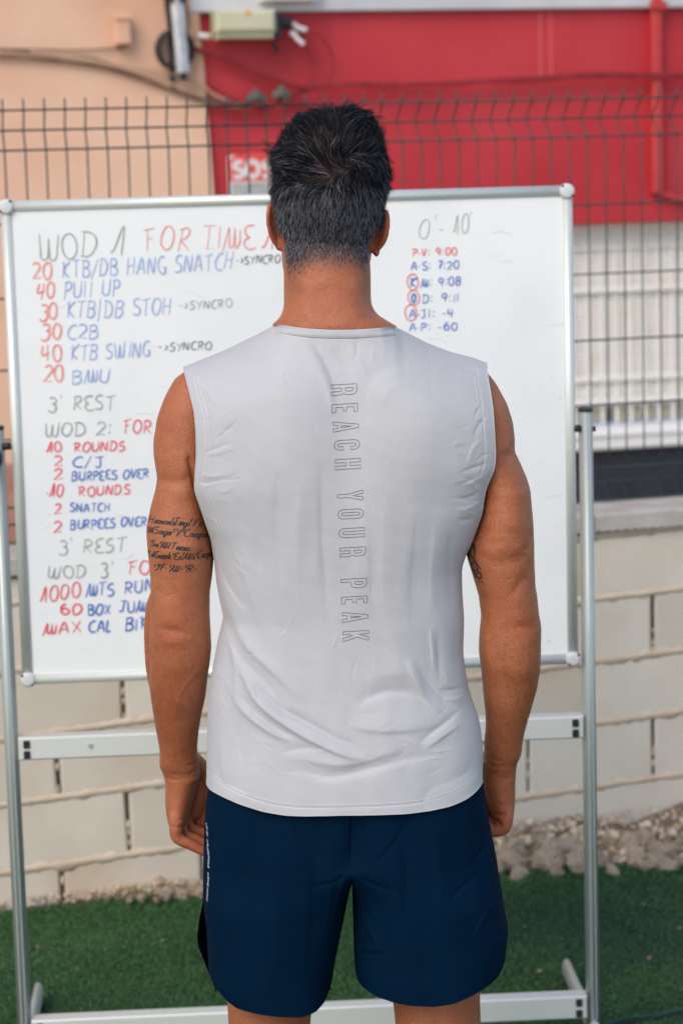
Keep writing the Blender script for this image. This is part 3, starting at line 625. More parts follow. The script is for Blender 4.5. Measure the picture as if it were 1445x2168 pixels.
# ---- alarm sign on the red wall
sg = thing('alarm_sign', 'small white and red sign reading SOS on the red wall behind the fence', 'sign', tuple(BLD.at(-.3, 1.6)))
a = lambda x, y: tuple(float(v) for v in BLD.uz(x, y))
su0, sz1 = a(481, 330); su1 = su0+.225; sz0 = sz1-.20
s = MB(); s.fbox(BLD, su0, su1, sz0, sz1, .002, .010, .002); s.build('sign_plate', M['white'], sg)
bu = [(su0+.006, sz1-.094)]+[(su0+.006+t*(su1-su0-.012), sz1-.012+.020*math.sin(math.pi*t)**.6) for t in np.linspace(0, 1, 12)]+[(su1-.006, sz1-.094)]
s = MB(); s.add(*flat_poly(BLD, [(u, z_) for u, z_ in bu][::-1], .0102, .012)); s.build('sign_band', M['sign_red'], sg)
s = MB()
for st in layout('SOS', 0, .150, .056, 0):
    p = [BLD.at(su0+.016+q[0], sz1-.078+q[1], .0145) for q in (curve(st, 3) if len(st) < 5 else st)]; ribbon(s, p, np.tile(BLD.N, (len(p), 1)), .0165, False)
s.build('sign_lettering', M['white'], sg)
for r_ in range(4):                       # rows of small grey print too small to read
    x = su0+.012; q = np.random.default_rng(r_); s = MB()
    while x < su1-.02:
        wq = q.uniform(.006, .012); s.fbox(BLD, x, x+wq, sz1-.118-r_*.020, sz1-.104-r_*.020, .0102, .0112); x += wq+q.uniform(.0025, .005)
    s.build('print_row', M['sign_grey'], sg)

# ---- mobile whiteboard
U0b, U1b, Z0b, Z1b = -.610, .4445, .755, 1.661
wb = thing('mobile_whiteboard', 'large white writing board on a silver wheeled style stand, covered in red and blue handwriting', 'whiteboard', tuple(BRD.at(-.08, 0)))
wb['label'] = 'large white writing board on a silver stand, covered in red and blue handwriting'
s = MB(); s.fbox(BRD, U0b+.006, U1b-.006, Z0b+.006, Z1b-.006, -.012, .0); panel = s.build('writing_panel', M['board'], wb)
rr = .0105
for p, q in [((U0b+.012, Z1b-rr), (U1b-.012, Z1b-rr)), ((U0b+.012, Z0b+rr), (U1b-.012, Z0b+rr))]:
    s = MB(); s.tube([BRD.at(*p, -.003), BRD.at(*q, -.003)], rr, 18); s.build('frame_rail', M['alu'], wb, True)
for u in (U0b+rr, U1b-rr):
    s = MB(); s.tube([BRD.at(u, Z0b+.014, -.003), BRD.at(u, Z1b-.014, -.003)], rr, 18); s.build('frame_rail', M['alu'], wb, True)
for u, z_ in [(U0b+.011, Z0b+.011), (U1b-.011, Z0b+.011), (U0b+.011, Z1b-.011), (U1b-.011, Z1b-.011)]:
    s = MB(); s.tube([BRD.at(u, z_, -.014), BRD.at(u, z_, .006), BRD.at(u, z_, .010), BRD.at(u, z_, .011)], [.0145, .0145, .0125, .009], 20); c = s.build('frame_corner', M['plastic_grey'], wb, True)
    su = -1 if u < 0 else 1; szz = -1 if z_ < 1 else 1
    for (du, dz) in [(su*.010, -szz*.008), (-su*.008, szz*.010)]:
        s = MB(); s.tube([BRD.at(u+du, z_+dz, .004), BRD.at(u+du, z_+dz, .0105)], .0025, 8); s.build('corner_screw', M['black'], c)
UPL, UPR = -.637, .4655
for u, zt_ in [(UPL, 1.24), (UPR, 1.238)]:
    s = MB(); s.tube([BRD.at(u, .03, -.012), BRD.at(u, zt_, -.012)], .022, 20, flat=.60); po = s.build('post', M['alu_dark'], wb, True)
    s = MB(); s.tube([BRD.at(u, zt_, -.012), BRD.at(u, zt_+.005, -.012)], .0225, 20, flat=.62); s.build('post_cap', M['black'], po)
    for g_ in (-.35, .35):               # extruded grooves
        s = MB(); s.fbox(BRD, u+.0125*g_-.0006, u+.0125*g_+.0006, .05, zt_-.004, .0075, .0095); s.build('post_groove', M['alu'], po)
    d_ = 1 if u < 0 else -1
    s = MB(); s.tube([BRD.at(u+d_*.010, zt_-.032, -.002), BRD.at(u+d_*.026, zt_-.031, -.002)], .007, 12); s.build('pivot_screw', M['black'], po, True)
    s = MB(); s.tube([BRD.at(u-d_*.010, zt_-.034, -.008), BRD.at(u-d_*.018, zt_-.034, -.008)], .005, 10); s.build('pivot_nut', M['black'], po, True)
s = MB(); s.tube([BRD.at(UPL-.015, 1.187, .012), BRD.at(UPL-.015, 1.187, .040)], [.026, .022], 20); s.build('locking_knob', M['rubber'], wb, True)
for zb_, zt_ in [(.611, .655), (.052, .098)]:
    s = MB(); s.fbox(BRD, UPL+.0135, UPR-.0135, zb_, zt_, -.026, .010, .003); cb = s.build('crossbar', M['alu'], wb)
    for u in (UPL+.030, UPR-.030):
        for z_ in (zb_+.011, zt_-.013):
            V = [(u+.0042*sx_+.002*cx_, z_+.0055*sz_+.002*cz_) for sx_, sz_, q in ((1, 1, 0), (-1, 1, 90), (-1, -1, 180), (1, -1, 270)) for cx_, cz_ in [(math.cos(math.radians(q+t)), math.sin(math.radians(q+t))) for t in (0, 30, 60, 90)]]
            s = MB(); s.add(*flat_poly(BRD, V[::-1], .0102, .0125)); s.build('slot_plug', M['black'], cb)
    if zb_ > .3:
        s = MB(); s.tube([BRD.at(UPL+.15, zb_+.024, .0102), BRD.at(UPL+.15, zb_+.024, .0125)], .0045, 12); s.build('rivet', M['alu_dark'], cb)
for u in (UPL, UPR):
    s = MB()
    c0 = BRD.at(u, .026, -.36); c1 = BRD.at(u, .026, .36)
    s.tube([c0, c1], .022, 16, flat=.48); ft = s.build('foot', M['alu'], wb, True)
    for d_ in (-.33, .33):
        s = MB(); s.tube([BRD.at(u, -.0, d_), BRD.at(u, .010, d_)], .014, 12); s.build('foot_pad', M['rubber'], ft)

def on_board(P):
    u, z_ = BRD.uz(P[:, 0], P[:, 1]); return BRD.at(u, z_, .0012)
def write(txt, x0, x1, yb0, yb1, h, ink, wd=3.6, seed=0, slant=.06):
    s = MB()
    for st in layout(txt, x0, x1, h, .42, seed, slant):
        st = curve(st, 4) if len(st) < 8 else st
        X = x0+st[:, 0]; Y = yb0+(yb1-yb0)*(st[:, 0]/(x1-x0))-st[:, 1]
        p = on_board(np.stack([X, Y], 1)); ribbon(s, p, np.tile(BRD.N, (len(p), 1)), wd*.9/1135)
    s.build('written_line', M[ink], panel)
R1, B1, GY, BK, R2, B2 = 'ink_red', 'ink_blue', 'ink_grey', 'ink_dark', 'ink_red2', 'ink_blue2'
for i, a_ in enumerate([
 ('WOD', 80, 206, 546, 541, 54, GY, 3.6), ('1', 240, 264, 541, 541, 58, GY, 3.8),
 ('FOR TIME', 308, 536, 530, 526, 50, R1, 3.6), ('1', 560, 582, 527, 527, 48, R1, 4), ('0', 586, 610, 527, 527, 46, R1, 4),
 ('20', 68, 111, 592, 588, 36, R1, 5), ('KTB/DB HANG SNATCH', 132, 490, 588, 570, 36, B1, 4), ('->SYNCRO', 499, 592, 560, 555, 17, BK, 2.8),
 ('40', 78, 115, 630, 630, 34, R1, 5), ('PUll UP', 135, 253, 631, 625, 34, B1, 4),
 ('30', 84, 124, 680, 677, 34, R1, 5), ('KTB|DB STOH', 140, 362, 673, 666, 36, B1, 4), ('->SYNCRO', 378, 490, 656, 650, 18, GY, 2.8),
 ('30', 89, 131, 720, 717, 34, R1, 5), ('C2B', 143, 208, 718, 716, 30, B1, 4.2),
 ('40', 89, 132, 766, 763, 36, R1, 5), ('KTB SWING', 149, 318, 763, 753, 32, B1, 4), ('->SYNCRO', 336, 448, 744, 740, 17, BK, 2.8),
 ('20', 92, 134, 810, 807, 34, R1, 5), ('BMU', 154, 231, 812, 809, 28, B1, 4.5),
 ("3' REST", 103, 243, 872, 866, 30, GY, 4.2), ('WOD 2:', 96, 237, 925, 920, 28, GY, 4.2), ('FOR', 262, 320, 918, 917, 28, R2, 4),
 ('10', 100, 131, 959, 956, 22, R2, 4.6), ('ROUNDS', 157, 264, 957, 954, 20, R2, 4),
 ('2', 114, 132, 988, 988, 21, R2, 4.2), ('C/J', 154, 220, 990, 990, 22, B2, 4),
 ('2', 112, 131, 1017, 1015, 22, R2, 4.2), ('BURPEES OVER THE', 152, 367, 1018, 1009, 19, B2, 3.8),
 ('.10', 97, 134, 1055, 1052, 26, R2, 4), ('ROUNDS', 167, 275, 1051, 1045, 20, R2, 4),
 ('2', 114, 129, 1089, 1088, 22, R2, 4.4), ('SNATCH', 148, 232, 1084, 1082, 18, B2, 3.8), ('.', 104, 107, 1095, 1095, 14, R1, 4),
 ('2', 113, 130, 1127, 1126, 24, R2, 4.4), ('BURPEES OVER THE', 149, 362, 1121, 1110, 20, B2, 4),
 ("3' REST", 124, 265, 1172, 1168, 30, GY, 4), ('WOD', 102, 182, 1224, 1222, 26, GY, 4.2), ("3'", 214, 240, 1223, 1222, 30, GY, 4.2), ('FOR', 272, 345, 1217, 1213, 28, R2, 4.2),
 ('1000', 88, 170, 1275, 1263, 32, R2, 4.2), ('MTS', 184, 242, 1262, 1258, 26, B2, 4.6), ('RUN', 264, 325, 1255, 1252, 26, B2, 4.4),
 ('60', 128, 173, 1302, 1300, 22, R2, 5), ('BOX', 186, 234, 1302, 1300, 22, B2, 5), ('JUMPS', 252, 345, 1297, 1292, 24, B2, 4.6),
 ('MAX', 94, 172, 1345, 1338, 24, R2, 5), ('CAL', 188, 236, 1338, 1336, 24, B2, 4.6), ('BIKE', 264, 335, 1334, 1331, 26, B2, 5),
 ("0'", 884, 922, 506, 506, 42, GY, 2.2), ('-', 929, 940, 494, 494, 20, GY, 2.6), ("10'", 960, 999, 496, 494, 40, GY, 2.4),
 ('P.V: 9:00', 872, 966, 543, 540, 16, R2, 3), ('A.S: 7:20', 870, 971, 572, 568, 17, B2, 3), ('K', 866, 880, 608, 608, 20, B2, 4), ('M: 9:08', 891, 974, 607, 603, 18, B2, 3),
 ('O', 870, 878, 640, 640, 18, B2, 4.5), ('D: 9:II', 893, 971, 641, 638, 18, B2, 3), ('A.Jl: -4', 866, 958, 674, 671, 18, B2, 3), ('A.P: -60', 865, 967, 701, 698, 16, B2, 3)]):
    write(*a_, seed=i*3)
for x, y, rx, ry in [(873, 597, 11.5, 17), (875, 630, 12, 16), (869, 662, 12.5, 17)]:
    s = MB(); p = on_board(np.array([(x+rx*math.cos(t)+.6*math.sin(3*t), y+ry*math.sin(t)) for t in np.linspace(-1.8, 4.8, 40)])); ribbon(s, p, np.tile(BRD.N, (40, 1)), 2.4/1135); s.build('red_circle', M['ink_red2'], panel)
s = MB()
for x, y, q in [(1160, 1357, 3), (1165, 800, 2), (1150, 660, 2), (1185, 840, 2), (1045, 905, 1.6), (1140, 980, 1.6), (1150, 1230, 1.6), (925, 708, 2), (945, 712, 1.6)]:
    p = on_board(np.array([(x, y), (x+q, y+q*.4)])); ribbon(s, p, np.tile(BRD.N, (2, 1)), q/1135, False)
s.build('ink_specks', M['ink_grey'], panel)
M['ghost'] = mat('wiped_ink', (.775, .79, .80), .3, (.80, .80, .81), 25, 5)
s = MB(); q_ = np.random.default_rng(88)
for i in range(46):                      # faint ghosts of wiped writing
    x0 = q_.choice([q_.uniform(880, 1180), q_.uniform(60, 560)]); y0 = q_.uniform(470, 1380); a_ = q_.normal(0, .25); L_ = q_.uniform(10, 46)
    pts = curve([(x0, y0), (x0+L_*.5, y0+q_.normal(0, 3)-L_*.5*a_), (x0+L_, y0+q_.normal(0, 4)-L_*a_)], 5)
    p = on_board(pts)-BRD.N*.0006; ribbon(s, p, np.tile(BRD.N, (len(p), 1)), q_.uniform(1.5, 5)/1135)
g_ = s.build('wiped_ink_ghosts', M['ghost'], panel); g_['kind'] = 'stuff'

# ================================================================ THE MAN, seen from behind
YB = 3.41
def zof(py, px=722, Y=YB): return float(W(px, py, Y)[2])
def edge_fn(pts, Y=YB):                   # silhouette points (px,py) -> x as a function of z
    P = W([p[0] for p in pts], [p[1] for p in pts], Y); o = np.argsort(P[:, 2]); z, x = P[o, 2], P[o, 0]
    zz = np.linspace(z[0], z[-1], 400); xx = np.interp(zz, z, x); k = 7
    xs = np.convolve(np.pad(xx, k, 'edge'), np.ones(2*k+1)/(2*k+1), 'valid'); xs[:2] = xx[:2]; xs[-2:] = xx[-2:]
    return lambda q: np.interp(q, zz, xs)
class Loft:
    def __init__(s): s.v = []; s.f = []
    def rings(s, R, n=40):
        """R: list of (x, y, z, rx, ry_back, ry_front, tilt) closed at both ends"""
        b0 = len(s.v); a = np.linspace(0, 2*np.pi, n, endpoint=False); c, d = np.cos(a), np.sin(a)
        for (x, y, z, rx, rb, rf) in R:
            yy = np.where(d < 0, rb, rf)*d
            for i in range(n): s.v.append((x+rx*c[i], y+yy[i], z))
        m_ = len(R)
        for j in range(m_-1):
            for i in range(n): s.f.append((b0+j*n+i, b0+j*n+(i+1) % n, b0+(j+1)*n+(i+1) % n, b0+(j+1)*n+i))
        s.f.append(tuple(b0+i for i in range(n))[::-1]); s.f.append(tuple(b0+(m_-1)*n+i for i in range(n)))
    def chain(s, pts, rad, n=14):        # rounded chain of capsule like segments
        P = curve(pts, 6); t = np.linspace(0, len(pts)-1, len(P)); R_ = np.interp(t, range(len(pts)), rad)
        d0 = (P[0]-P[1])/np.linalg.norm(P[0]-P[1]); d1 = (P[-1]-P[-2])/np.linalg.norm(P[-1]-P[-2])
        P = np.vstack([P[0]+d0*R_[0]*.95, P[0]+d0*R_[0]*.6, P, P[-1]+d1*R_[-1]*.6, P[-1]+d1*R_[-1]*.95]); R_ = np.concatenate([[R_[0]*.25, R_[0]*.8], R_, [R_[-1]*.8, R_[-1]*.25]])
        mb = MB(); mb.tube(list(P), list(R_), n); b0 = len(s.v); s.v += mb.v; s.f += [tuple(i+b0 for i in q) for q in mb.f]
    def ball(s, c, r, n=16):
        R = []
        for t in np.linspace(-.98, .98, n):
            k = math.sqrt(1-t*t); R.append((c[0], c[1], c[2]+r[2]*t, r[0]*k, r[1]*k, r[1]*k))
        s.rings(R, 24)
def lerp_table(T, y): return [float(np.interp(y, [t[0] for t in T], [t[i] for t in T])) for i in range(1, len(T[0]))]

body = Loft()
# --- torso (under the clothes)
T = [(705, 600, 822, .062, .055, 3.405), (740, 520, 900, .075, .07, 3.41), (790, 470, 960, .090, .085, 3.415), (850, 452, 978, .102, .10, 3.42), (950, 446, 985, .112, .112, 3.42), (1080, 462, 972, .112, .108, 3.42), (1200, 490, 955, .105, .10, 3.42), (1350, 505, 945, .100, .098, 3.42), (1480, 492, 955, .104, .10, 3.42), (1600, 474, 975, .112, .10, 3.42), (1700, 462, 1000, .120, .10, 3.42), (1760, 460, 1012, .122, .10, 3.42), (1805, 480, 1000, .11, .09, 3.42)]
R_ = []
for py in np.linspace(705, 1805, 60):
    xl, xr, rb, rf, yc = lerp_table(T, py); a_, b_ = W(xl, py, yc), W(xr, py, yc); R_.append(((a_[0]+b_[0])/2, yc, (a_[2]+b_[2])/2, (b_[0]-a_[0])/2, rb, rf))
body.rings(R_[::-1], 56)
# --- neck
T = [(455, 618, 775, .060, .055, 3.415), (526, 599, 782, .061, .058, 3.412), (576, 600, 784, .061, .060, 3.408), (623, 601, 784.5, .0615, .060, 3.403), (645, 601, 786, .062, .060, 3.40), (660, 597, 792, .063, .061, 3.399), (670, 591, 800, .064, .062, 3.398), (684, 576, 822, .0655, .062, 3.398), (700, 545, 850, .068, .062, 3.40), (720, 505, 900, .071, .065, 3.403), (745, 480, 930, .074, .07, 3.408)]
R_ = []
for py in np.linspace(455, 745, 44):
    xl, xr, rb, rf, yc = lerp_table(T, py); a_, b_ = W(xl, py, yc), W(xr, py, yc); R_.append(((a_[0]+b_[0])/2, yc, (a_[2]+b_[2])/2, (b_[0]-a_[0])/2, rb, rf))
body.rings(R_[::-1], 48)
# --- head
YH = 3.42
HT = [(237, 690, 738, -.022, .02), (241, 668, 752, -.045, .04), (250, 645, 772, -.062, .055), (265, 622, 786, -.077, .068), (290, 602, 800, -.090, .082), (320, 590, 808, -.098, .092), (370, 583, 812, -.103, .100), (420, 583, 811, -.100, .102), (460, 586, 805, -.089, .102), (500, 592, 797, -.072, .102), (530, 596, 789, -.055, .103), (560, 596, 785, -.03, .104), (590, 601, 778, .0, .104), (612, 620, 760, .025, .100), (626, 648, 732, .045, .090)]
hz = []
for py in np.concatenate([np.linspace(237, 265, 8), np.linspace(272, 626, 46)]):
    xl, xr, yb, yf = lerp_table(HT, py); a_, b_ = W(xl, py, YH), W(xr, py, YH); hz.append(((a_[0]+b_[0])/2, YH+(yb+yf)/2, (a_[2]+b_[2])/2, (b_[0]-a_[0])/2, (yf-yb)/2, (yf-yb)/2))
body.rings(hz[::-1], 48)
HX = float(W(697, 400, YH)[0])
def hp(dx, py, dy): p = W(697, py, YH); return np.array([p[0]+dx, YH+dy, p[2]])
body.chain([hp(0, 440, .103), hp(0, 465, .118), hp(0, 488, .130), hp(0, 497, .118)], [.008, .010, .013, .012])      # nose
for sgn in (-1, 1):
    body.ball(hp(sgn*.012, 493, .117), (.009, .010, .008), 8)
    body.chain([hp(sgn*.012, 418, .104), hp(sgn*.035, 414, .099), hp(sgn*.052, 422, .085)], [.008, .008, .006])   # brow
    body.ball(hp(sgn*.045, 470, .075), (.024, .026, .022), 10)                                                   # cheekbone
body.chain([hp(-.022, 541, .098), hp(-.008, 538, .107), hp(.008, 538, .107), hp(.022, 541, .098)], [.004, .007, .007, .004])
body.chain([hp(-.020, 551, .097), hp(0, 553, .107), hp(.020, 551, .097)], [.004, .008, .004])
body.ball(hp(0, 600, .090), (.024, .018, .020), 10)
# --- ears: rim, bowl and lobe, standing off the head
def ear(rim, lobe, root, sgn):
    P = curve([W(x, y, YH+d) for x, y, d in rim], 4)
    body.chain(P, [.0036]*len(P), 10)
    body.ball(W(*lobe[:2], YH+lobe[2]), (.0055, .0075, .010), 10)
    for i in range(len(P)-1):            # the shell between rim and head
        q0, q1 = np.array(P[i]), np.array(P[i+1]); rt = W(*root[:2], YH+root[2]); rt = np.array([rt[0], rt[1], q0[2]*.8+rt[2]*.2])
        body.chain([q0, (q0+rt)/2+np.array([0, .004, 0]), rt], [.0030, .0036, .005], 8)
ear([(594, 448, .006), (584, 438, -.002), (573, 434, -.010), (568, 446, -.014), (567, 468, -.016), (571, 490, -.013), (578, 508, -.006), (586, 519, .002)], (590, 517, .006), (598, 485, .010), -1)
ear([(798, 462, .006), (806, 452, -.002), (815, 447, -.010), (820, 457, -.014), (820, 476, -.016), (816, 500, -.013), (808, 518, -.006), (799, 528, .002)], (796, 530, .006), (792, 495, .010), 1)
# --- arms
def arm(outer, inner, left, ytab):
    fo, fi = sorted(outer, key=lambda p: p[1]), sorted(inner, key=lambda p: p[1])
    y0, y1 = max(fo[0][1], fi[0][1]), min(fo[-1][1], fi[-1][1]); R_ = []
    for py in np.linspace(y0, y1, 110):
        a_ = np.interp(py, [p[1] for p in fo], [p[0] for p in fo]); b_ = np.interp(py, [p[1] for p in fi], [p[0] for p in fi])
        if a_ > b_: a_, b_ = b_, a_
        yc, rb, rf = lerp_table(ytab, py); p, q = W(a_, py, yc), W(b_, py, yc)
        R_.append(((p[0]+q[0])/2, yc, (p[2]+q[2])/2, (q[0]-p[0])/2, rb, rf))
    body.rings(R_[::-1], 44)
yt = [(778, 3.41, .02, .02), (790, 3.41, .034, .045), (815, 3.41, .045, .058), (860, 3.41, .054, .064), (960, 3.412, .060, .066), (1060, 3.412, .058, .062), (1150, 3.412, .060, .062), (1230, 3.415, .052, .056), (1310, 3.42, .046, .052), (1345, 3.424, .047, .056), (1400, 3.435, .047, .054), (1480, 3.458, .042, .046), (1560, 3.485, .033, .036), (1640, 3.508, .026, .026)]
LO = [(400, 778), (391, 786), (370, 800), (350, 836), (332, 885), (325, 929), (326, 962), (333, 1008), (329, 1037), (319, 1073), (310, 1115), (311, 1135), (314, 1166), (318, 1218), (320, 1256), (318, 1290), (316, 1333), (316, 1388), (316, 1449), (321, 1493), (330, 1541), (338, 1588), (338, 1621), (346, 1636), (349, 1650)]
LI = [(450, 778), (470, 830), (468, 900), (462, 960), (444, 1020), (440, 1060), (445, 1100), (452, 1143), (453, 1179), (449, 1226), (445, 1257), (444, 1300), (447, 1341), (448, 1369), (443, 1416), (436, 1471), (427, 1516), (420, 1555), (418, 1582), (421, 1610), (424, 1650)]
RO = [(1022, 778), (1030, 788), (1050, 813), (1072, 855), (1084, 895), (1089, 931), (1089, 957), (1101, 982), (1113, 1010), (1122, 1038), (1125, 1072), (1128, 1120), (1130, 1156), (1130, 1201), (1132, 1241), (1137, 1266), (1140, 1303), (1145, 1327), (1145, 1375), (1143, 1416), (1137, 1458), (1126, 1493), (1115, 1532), (1108, 1560), (1105, 1577), (1103, 1598), (1093, 1620), (1091, 1650)]
RI = [(975, 778), (958, 820), (958, 900), (966, 960), (990, 1010), (1000, 1040), (1004, 1078), (998, 1120), (988, 1156), (986, 1172), (998, 1213), (1013, 1260), (1018, 1300), (1014, 1333), (1013, 1375), (1017, 1416), (1022, 1466), (1026, 1507), (1027, 1543), (1024, 1571), (1024, 1610), (1024, 1650)]
arm(LO, LI, True, yt); arm(RO, RI, False, yt)
# front forearm muscle that shows outside the left elbow
body.chain([W(334, 1250, 3.44), W(326, 1290, 3.45), W(325, 1340, 3.46), W(326, 1400, 3.468), W(331, 1450, 3.476)], [.009, .0125, .0138, .0135, .0115])
# --- hands: palm seen from its little finger edge, fingers curled in
def hand(px, side):
    # px(x, y) maps the left hand's points to the right hand
    Y0 = 3.492
    R_ = []
    for py, a_, b_, yc, ry in [(1610, 344, 423, 3.502, .027), (1640, 349, 421, 3.510, .029), (1665, 350, 417, 3.518, .035), (1695, 350, 410, 3.524, .040), (1722, 353, 402, 3.527, .041), (1742, 357, 396, 3.529, .039), (1752, 362, 390, 3.530, .034)]:
        p, q = W(*px(a_, py), yc), W(*px(b_, py), yc); R_.append(((p[0]+q[0])/2, yc, (p[2]+q[2])/2, abs(q[0]-p[0])/2, ry, ry))
    body.rings(R_[::-1], 32)
    F_ = [((374, 1735), (374, 1772), (402, 1788), (432, 1804), .0095), ((380, 1732), (388, 1766), (412, 1776), (438, 1790), .0092), ((388, 1726), (402, 1752), (424, 1762), (444, 1772), .0090), ((396, 1716), (414, 1738), (434, 1748), (450, 1756), .0088)]
    if side == 'R': F_ = [((370, 1732), (376, 1753), (402, 1757), (414, 1738), .0098), ((376, 1728), (384, 1744), (408, 1744), (418, 1728), .0094), ((384, 1722), (394, 1734), (414, 1732), (420, 1716), .009), ((392, 1712), (402, 1724), (420, 1720), (426, 1706), .0088)]
    for k, (m_, p_, d_, t_, r_) in enumerate(F_):
        yy = Y0+.022*k
        body.chain([W(*px(m_[0], m_[1]-22), yy+.004), W(*px(*m_), yy), W(*px(*p_), yy), W(*px(*d_), yy+.001), W(*px(*t_), yy+.002)], [r_*1.05, r_*1.12, r_*1.0, r_*.88, r_*.72], 14)
    body.chain([W(*px(405, 1606), 3.515), W(*px(424, 1632), 3.535), W(*px(436, 1672), 3.552), W(*px(442, 1715), 3.560), W(*px(440, 1750), 3.560)], [.014, .0165, .013, .0105, .0085], 14)
for fx_ in (lambda x: x, lambda x: 1440-x):
    body.chain([W(fx_(412), 1640, 3.535), W(fx_(416), 1680, 3.545), W(fx_(410), 1716, 3.548)], [.016, .019, .014])
    body.chain([W(fx_(426), 1655, 3.552), W(fx_(430), 1700, 3.556), W(fx_(432), 1738, 3.560)], [.014, .013, .012])
hand(lambda x, y: (x, y), 'L')
hand(lambda x, y: (1440-x, y+(2 if y > 1700 else 0)), 'R')
# --- legs
def leg(T):
    R_ = []
    for py in np.linspace(T[0][0], T[-1][0], 60):
        xl, xr, rb, rf, yc = lerp_table(T, py); a_, b_ = W(xl, py, yc), W(xr, py, yc); R_.append(((a_[0]+b_[0])/2, yc, (a_[2]+b_[2])/2, (b_[0]-a_[0])/2, rb, rf))
    body.rings(R_[::-1], 40)
leg([(1740, 470, 735, .105, .085, 3.42), (1850, 468, 722, .095, .09, 3.42), (2000, 475, 690, .085, .085, 3.42), (2143, 482, 658, .075, .075, 3.42), (2168, 484, 657, .073, .073, 3.42), (2240, 494, 650, .064, .064, 3.42), (2310, 500, 648, .062, .060, 3.415), (2400, 498, 655, .066, .052, 3.41), (2550, 520, 638, .052, .044, 3.41), (2720, 548, 612, .034, .032, 3.41), (2800, 548, 612, .036, .04, 3.41)])
leg([(1740, 745, 1010, .105, .085, 3.42), (1850, 768, 1010, .095, .09, 3.42), (2000, 805, 1015, .085, .085, 3.42), (2110, 830, 1016, .076, .076, 3.42), (2168, 836, 1017, .073, .073, 3.42), (2240, 846, 1006, .064, .064, 3.42), (2310, 848, 1000, .062, .060, 3.415), (2400, 842, 1003, .066, .052, 3.41), (2550, 858, 978, .052, .044, 3.41), (2720, 880, 946, .034, .032, 3.41), (2800, 880, 946, .036, .04, 3.41)])

raw = bpy.data.meshes.new('raw'); raw.from_pydata([tuple(map(float, v)) for v in body.v], [], body.f); raw.update()
import bmesh
bm_ = bmesh.new(); bm_.from_mesh(raw); bmesh.ops.recalc_face_normals(bm_, faces=bm_.faces); bm_.to_mesh(raw); bm_.free()
tmp = bpy.data.objects.new('tmp', raw); COL.objects.link(tmp)
rm = tmp.modifiers.new('r', 'REMESH'); rm.mode = 'VOXEL'; rm.voxel_size = .0023; rm.adaptivity = 0
smm = tmp.modifiers.new('s', 'SMOOTH'); smm.factor = .5; smm.iterations = 7
dg = bpy.context.evaluated_depsgraph_get(); ev = tmp.evaluated_get(dg); bme = bpy.data.meshes.new_from_object(ev)
bpy.data.objects.remove(tmp)
nv = len(bme.vertices); co = np.empty(nv*3, np.float32); bme.vertices.foreach_get('co', co); co = co.reshape(-1, 3).astype(float)
def normals(me):
    a = np.empty(len(me.vertices)*3, np.float32); me.vertices.foreach_get('normal', a); return a.reshape(-1, 3).astype(float)
nr = normals(bme)

def stroke_field(px, py, pts, wd, tp=True):
    """gaussian field around a polyline drawn in photograph pixels; returns (weight, signed offset)"""
    P = curve(pts, 5); best = np.full(px.shape, 1e9); sg_ = np.zeros(px.shape); al = np.zeros(px.shape)
    x0, y0, x1, y1 = P[:, 0].min()-4*wd, P[:, 1].min()-4*wd, P[:, 0].max()+4*wd, P[:, 1].max()+4*wd
    k = np.nonzero((px > x0) & (px < x1) & (py > y0) & (py < y1))[0]
    if not len(k): return None
    X, Y = px[k], py[k]; b = np.full(len(k), 1e9); sgn = np.zeros(len(k)); a_ = np.zeros(len(k)); L_ = len(P)-1
    for i in range(L_):
        d = P[i+1]-P[i]; l2 = d@d+1e-9; t = np.clip(((X-P[i, 0])*d[0]+(Y-P[i, 1])*d[1])/l2, 0, 1)
        dx, dy = X-P[i, 0]-t*d[0], Y-P[i, 1]-t*d[1]; q = np.hypot(dx, dy); m_ = q < b
        b[m_] = q[m_]; sgn[m_] = np.sign(d[0]*dy-d[1]*dx)[m_]; a_[m_] = (i+t[m_])/L_
    if tp:                                # cloth: one side of the fold steep, the other a long slope, fading at both ends
        q = b/wd; q = np.where(sgn > 0, q*1.7, q*.75); g = 1/(1+(q*1.25)**2)**1.6; g *= np.sin(np.pi*np.clip(a_, .0, 1))**.8*.95+.05
        g *= np.clip((4*wd-b)/wd, 0, 1)
    else: g = np.exp(-(b/wd)**2)*np.clip(np.minimum(a_, 1-a_)*5+.12, 0, 1)
    return k, g, sgn*b/wd
def sculpt(co, nr, strokes, mask=None, cloth=False):
    px, py = proj(co); px, py = px.copy(), py.copy(); off = np.zeros(len(co))
    for pts, wd, amp, mode in strokes:
        r = stroke_field(px, py, pts, wd*(1.25 if cloth and wd > 4 else 1), cloth)
        if r is None: continue
        k, g, sd = r
        off[k] += amp*(g if mode == 'g' else g*sd*1.6)
    if mask is not None: off *= mask
    return off
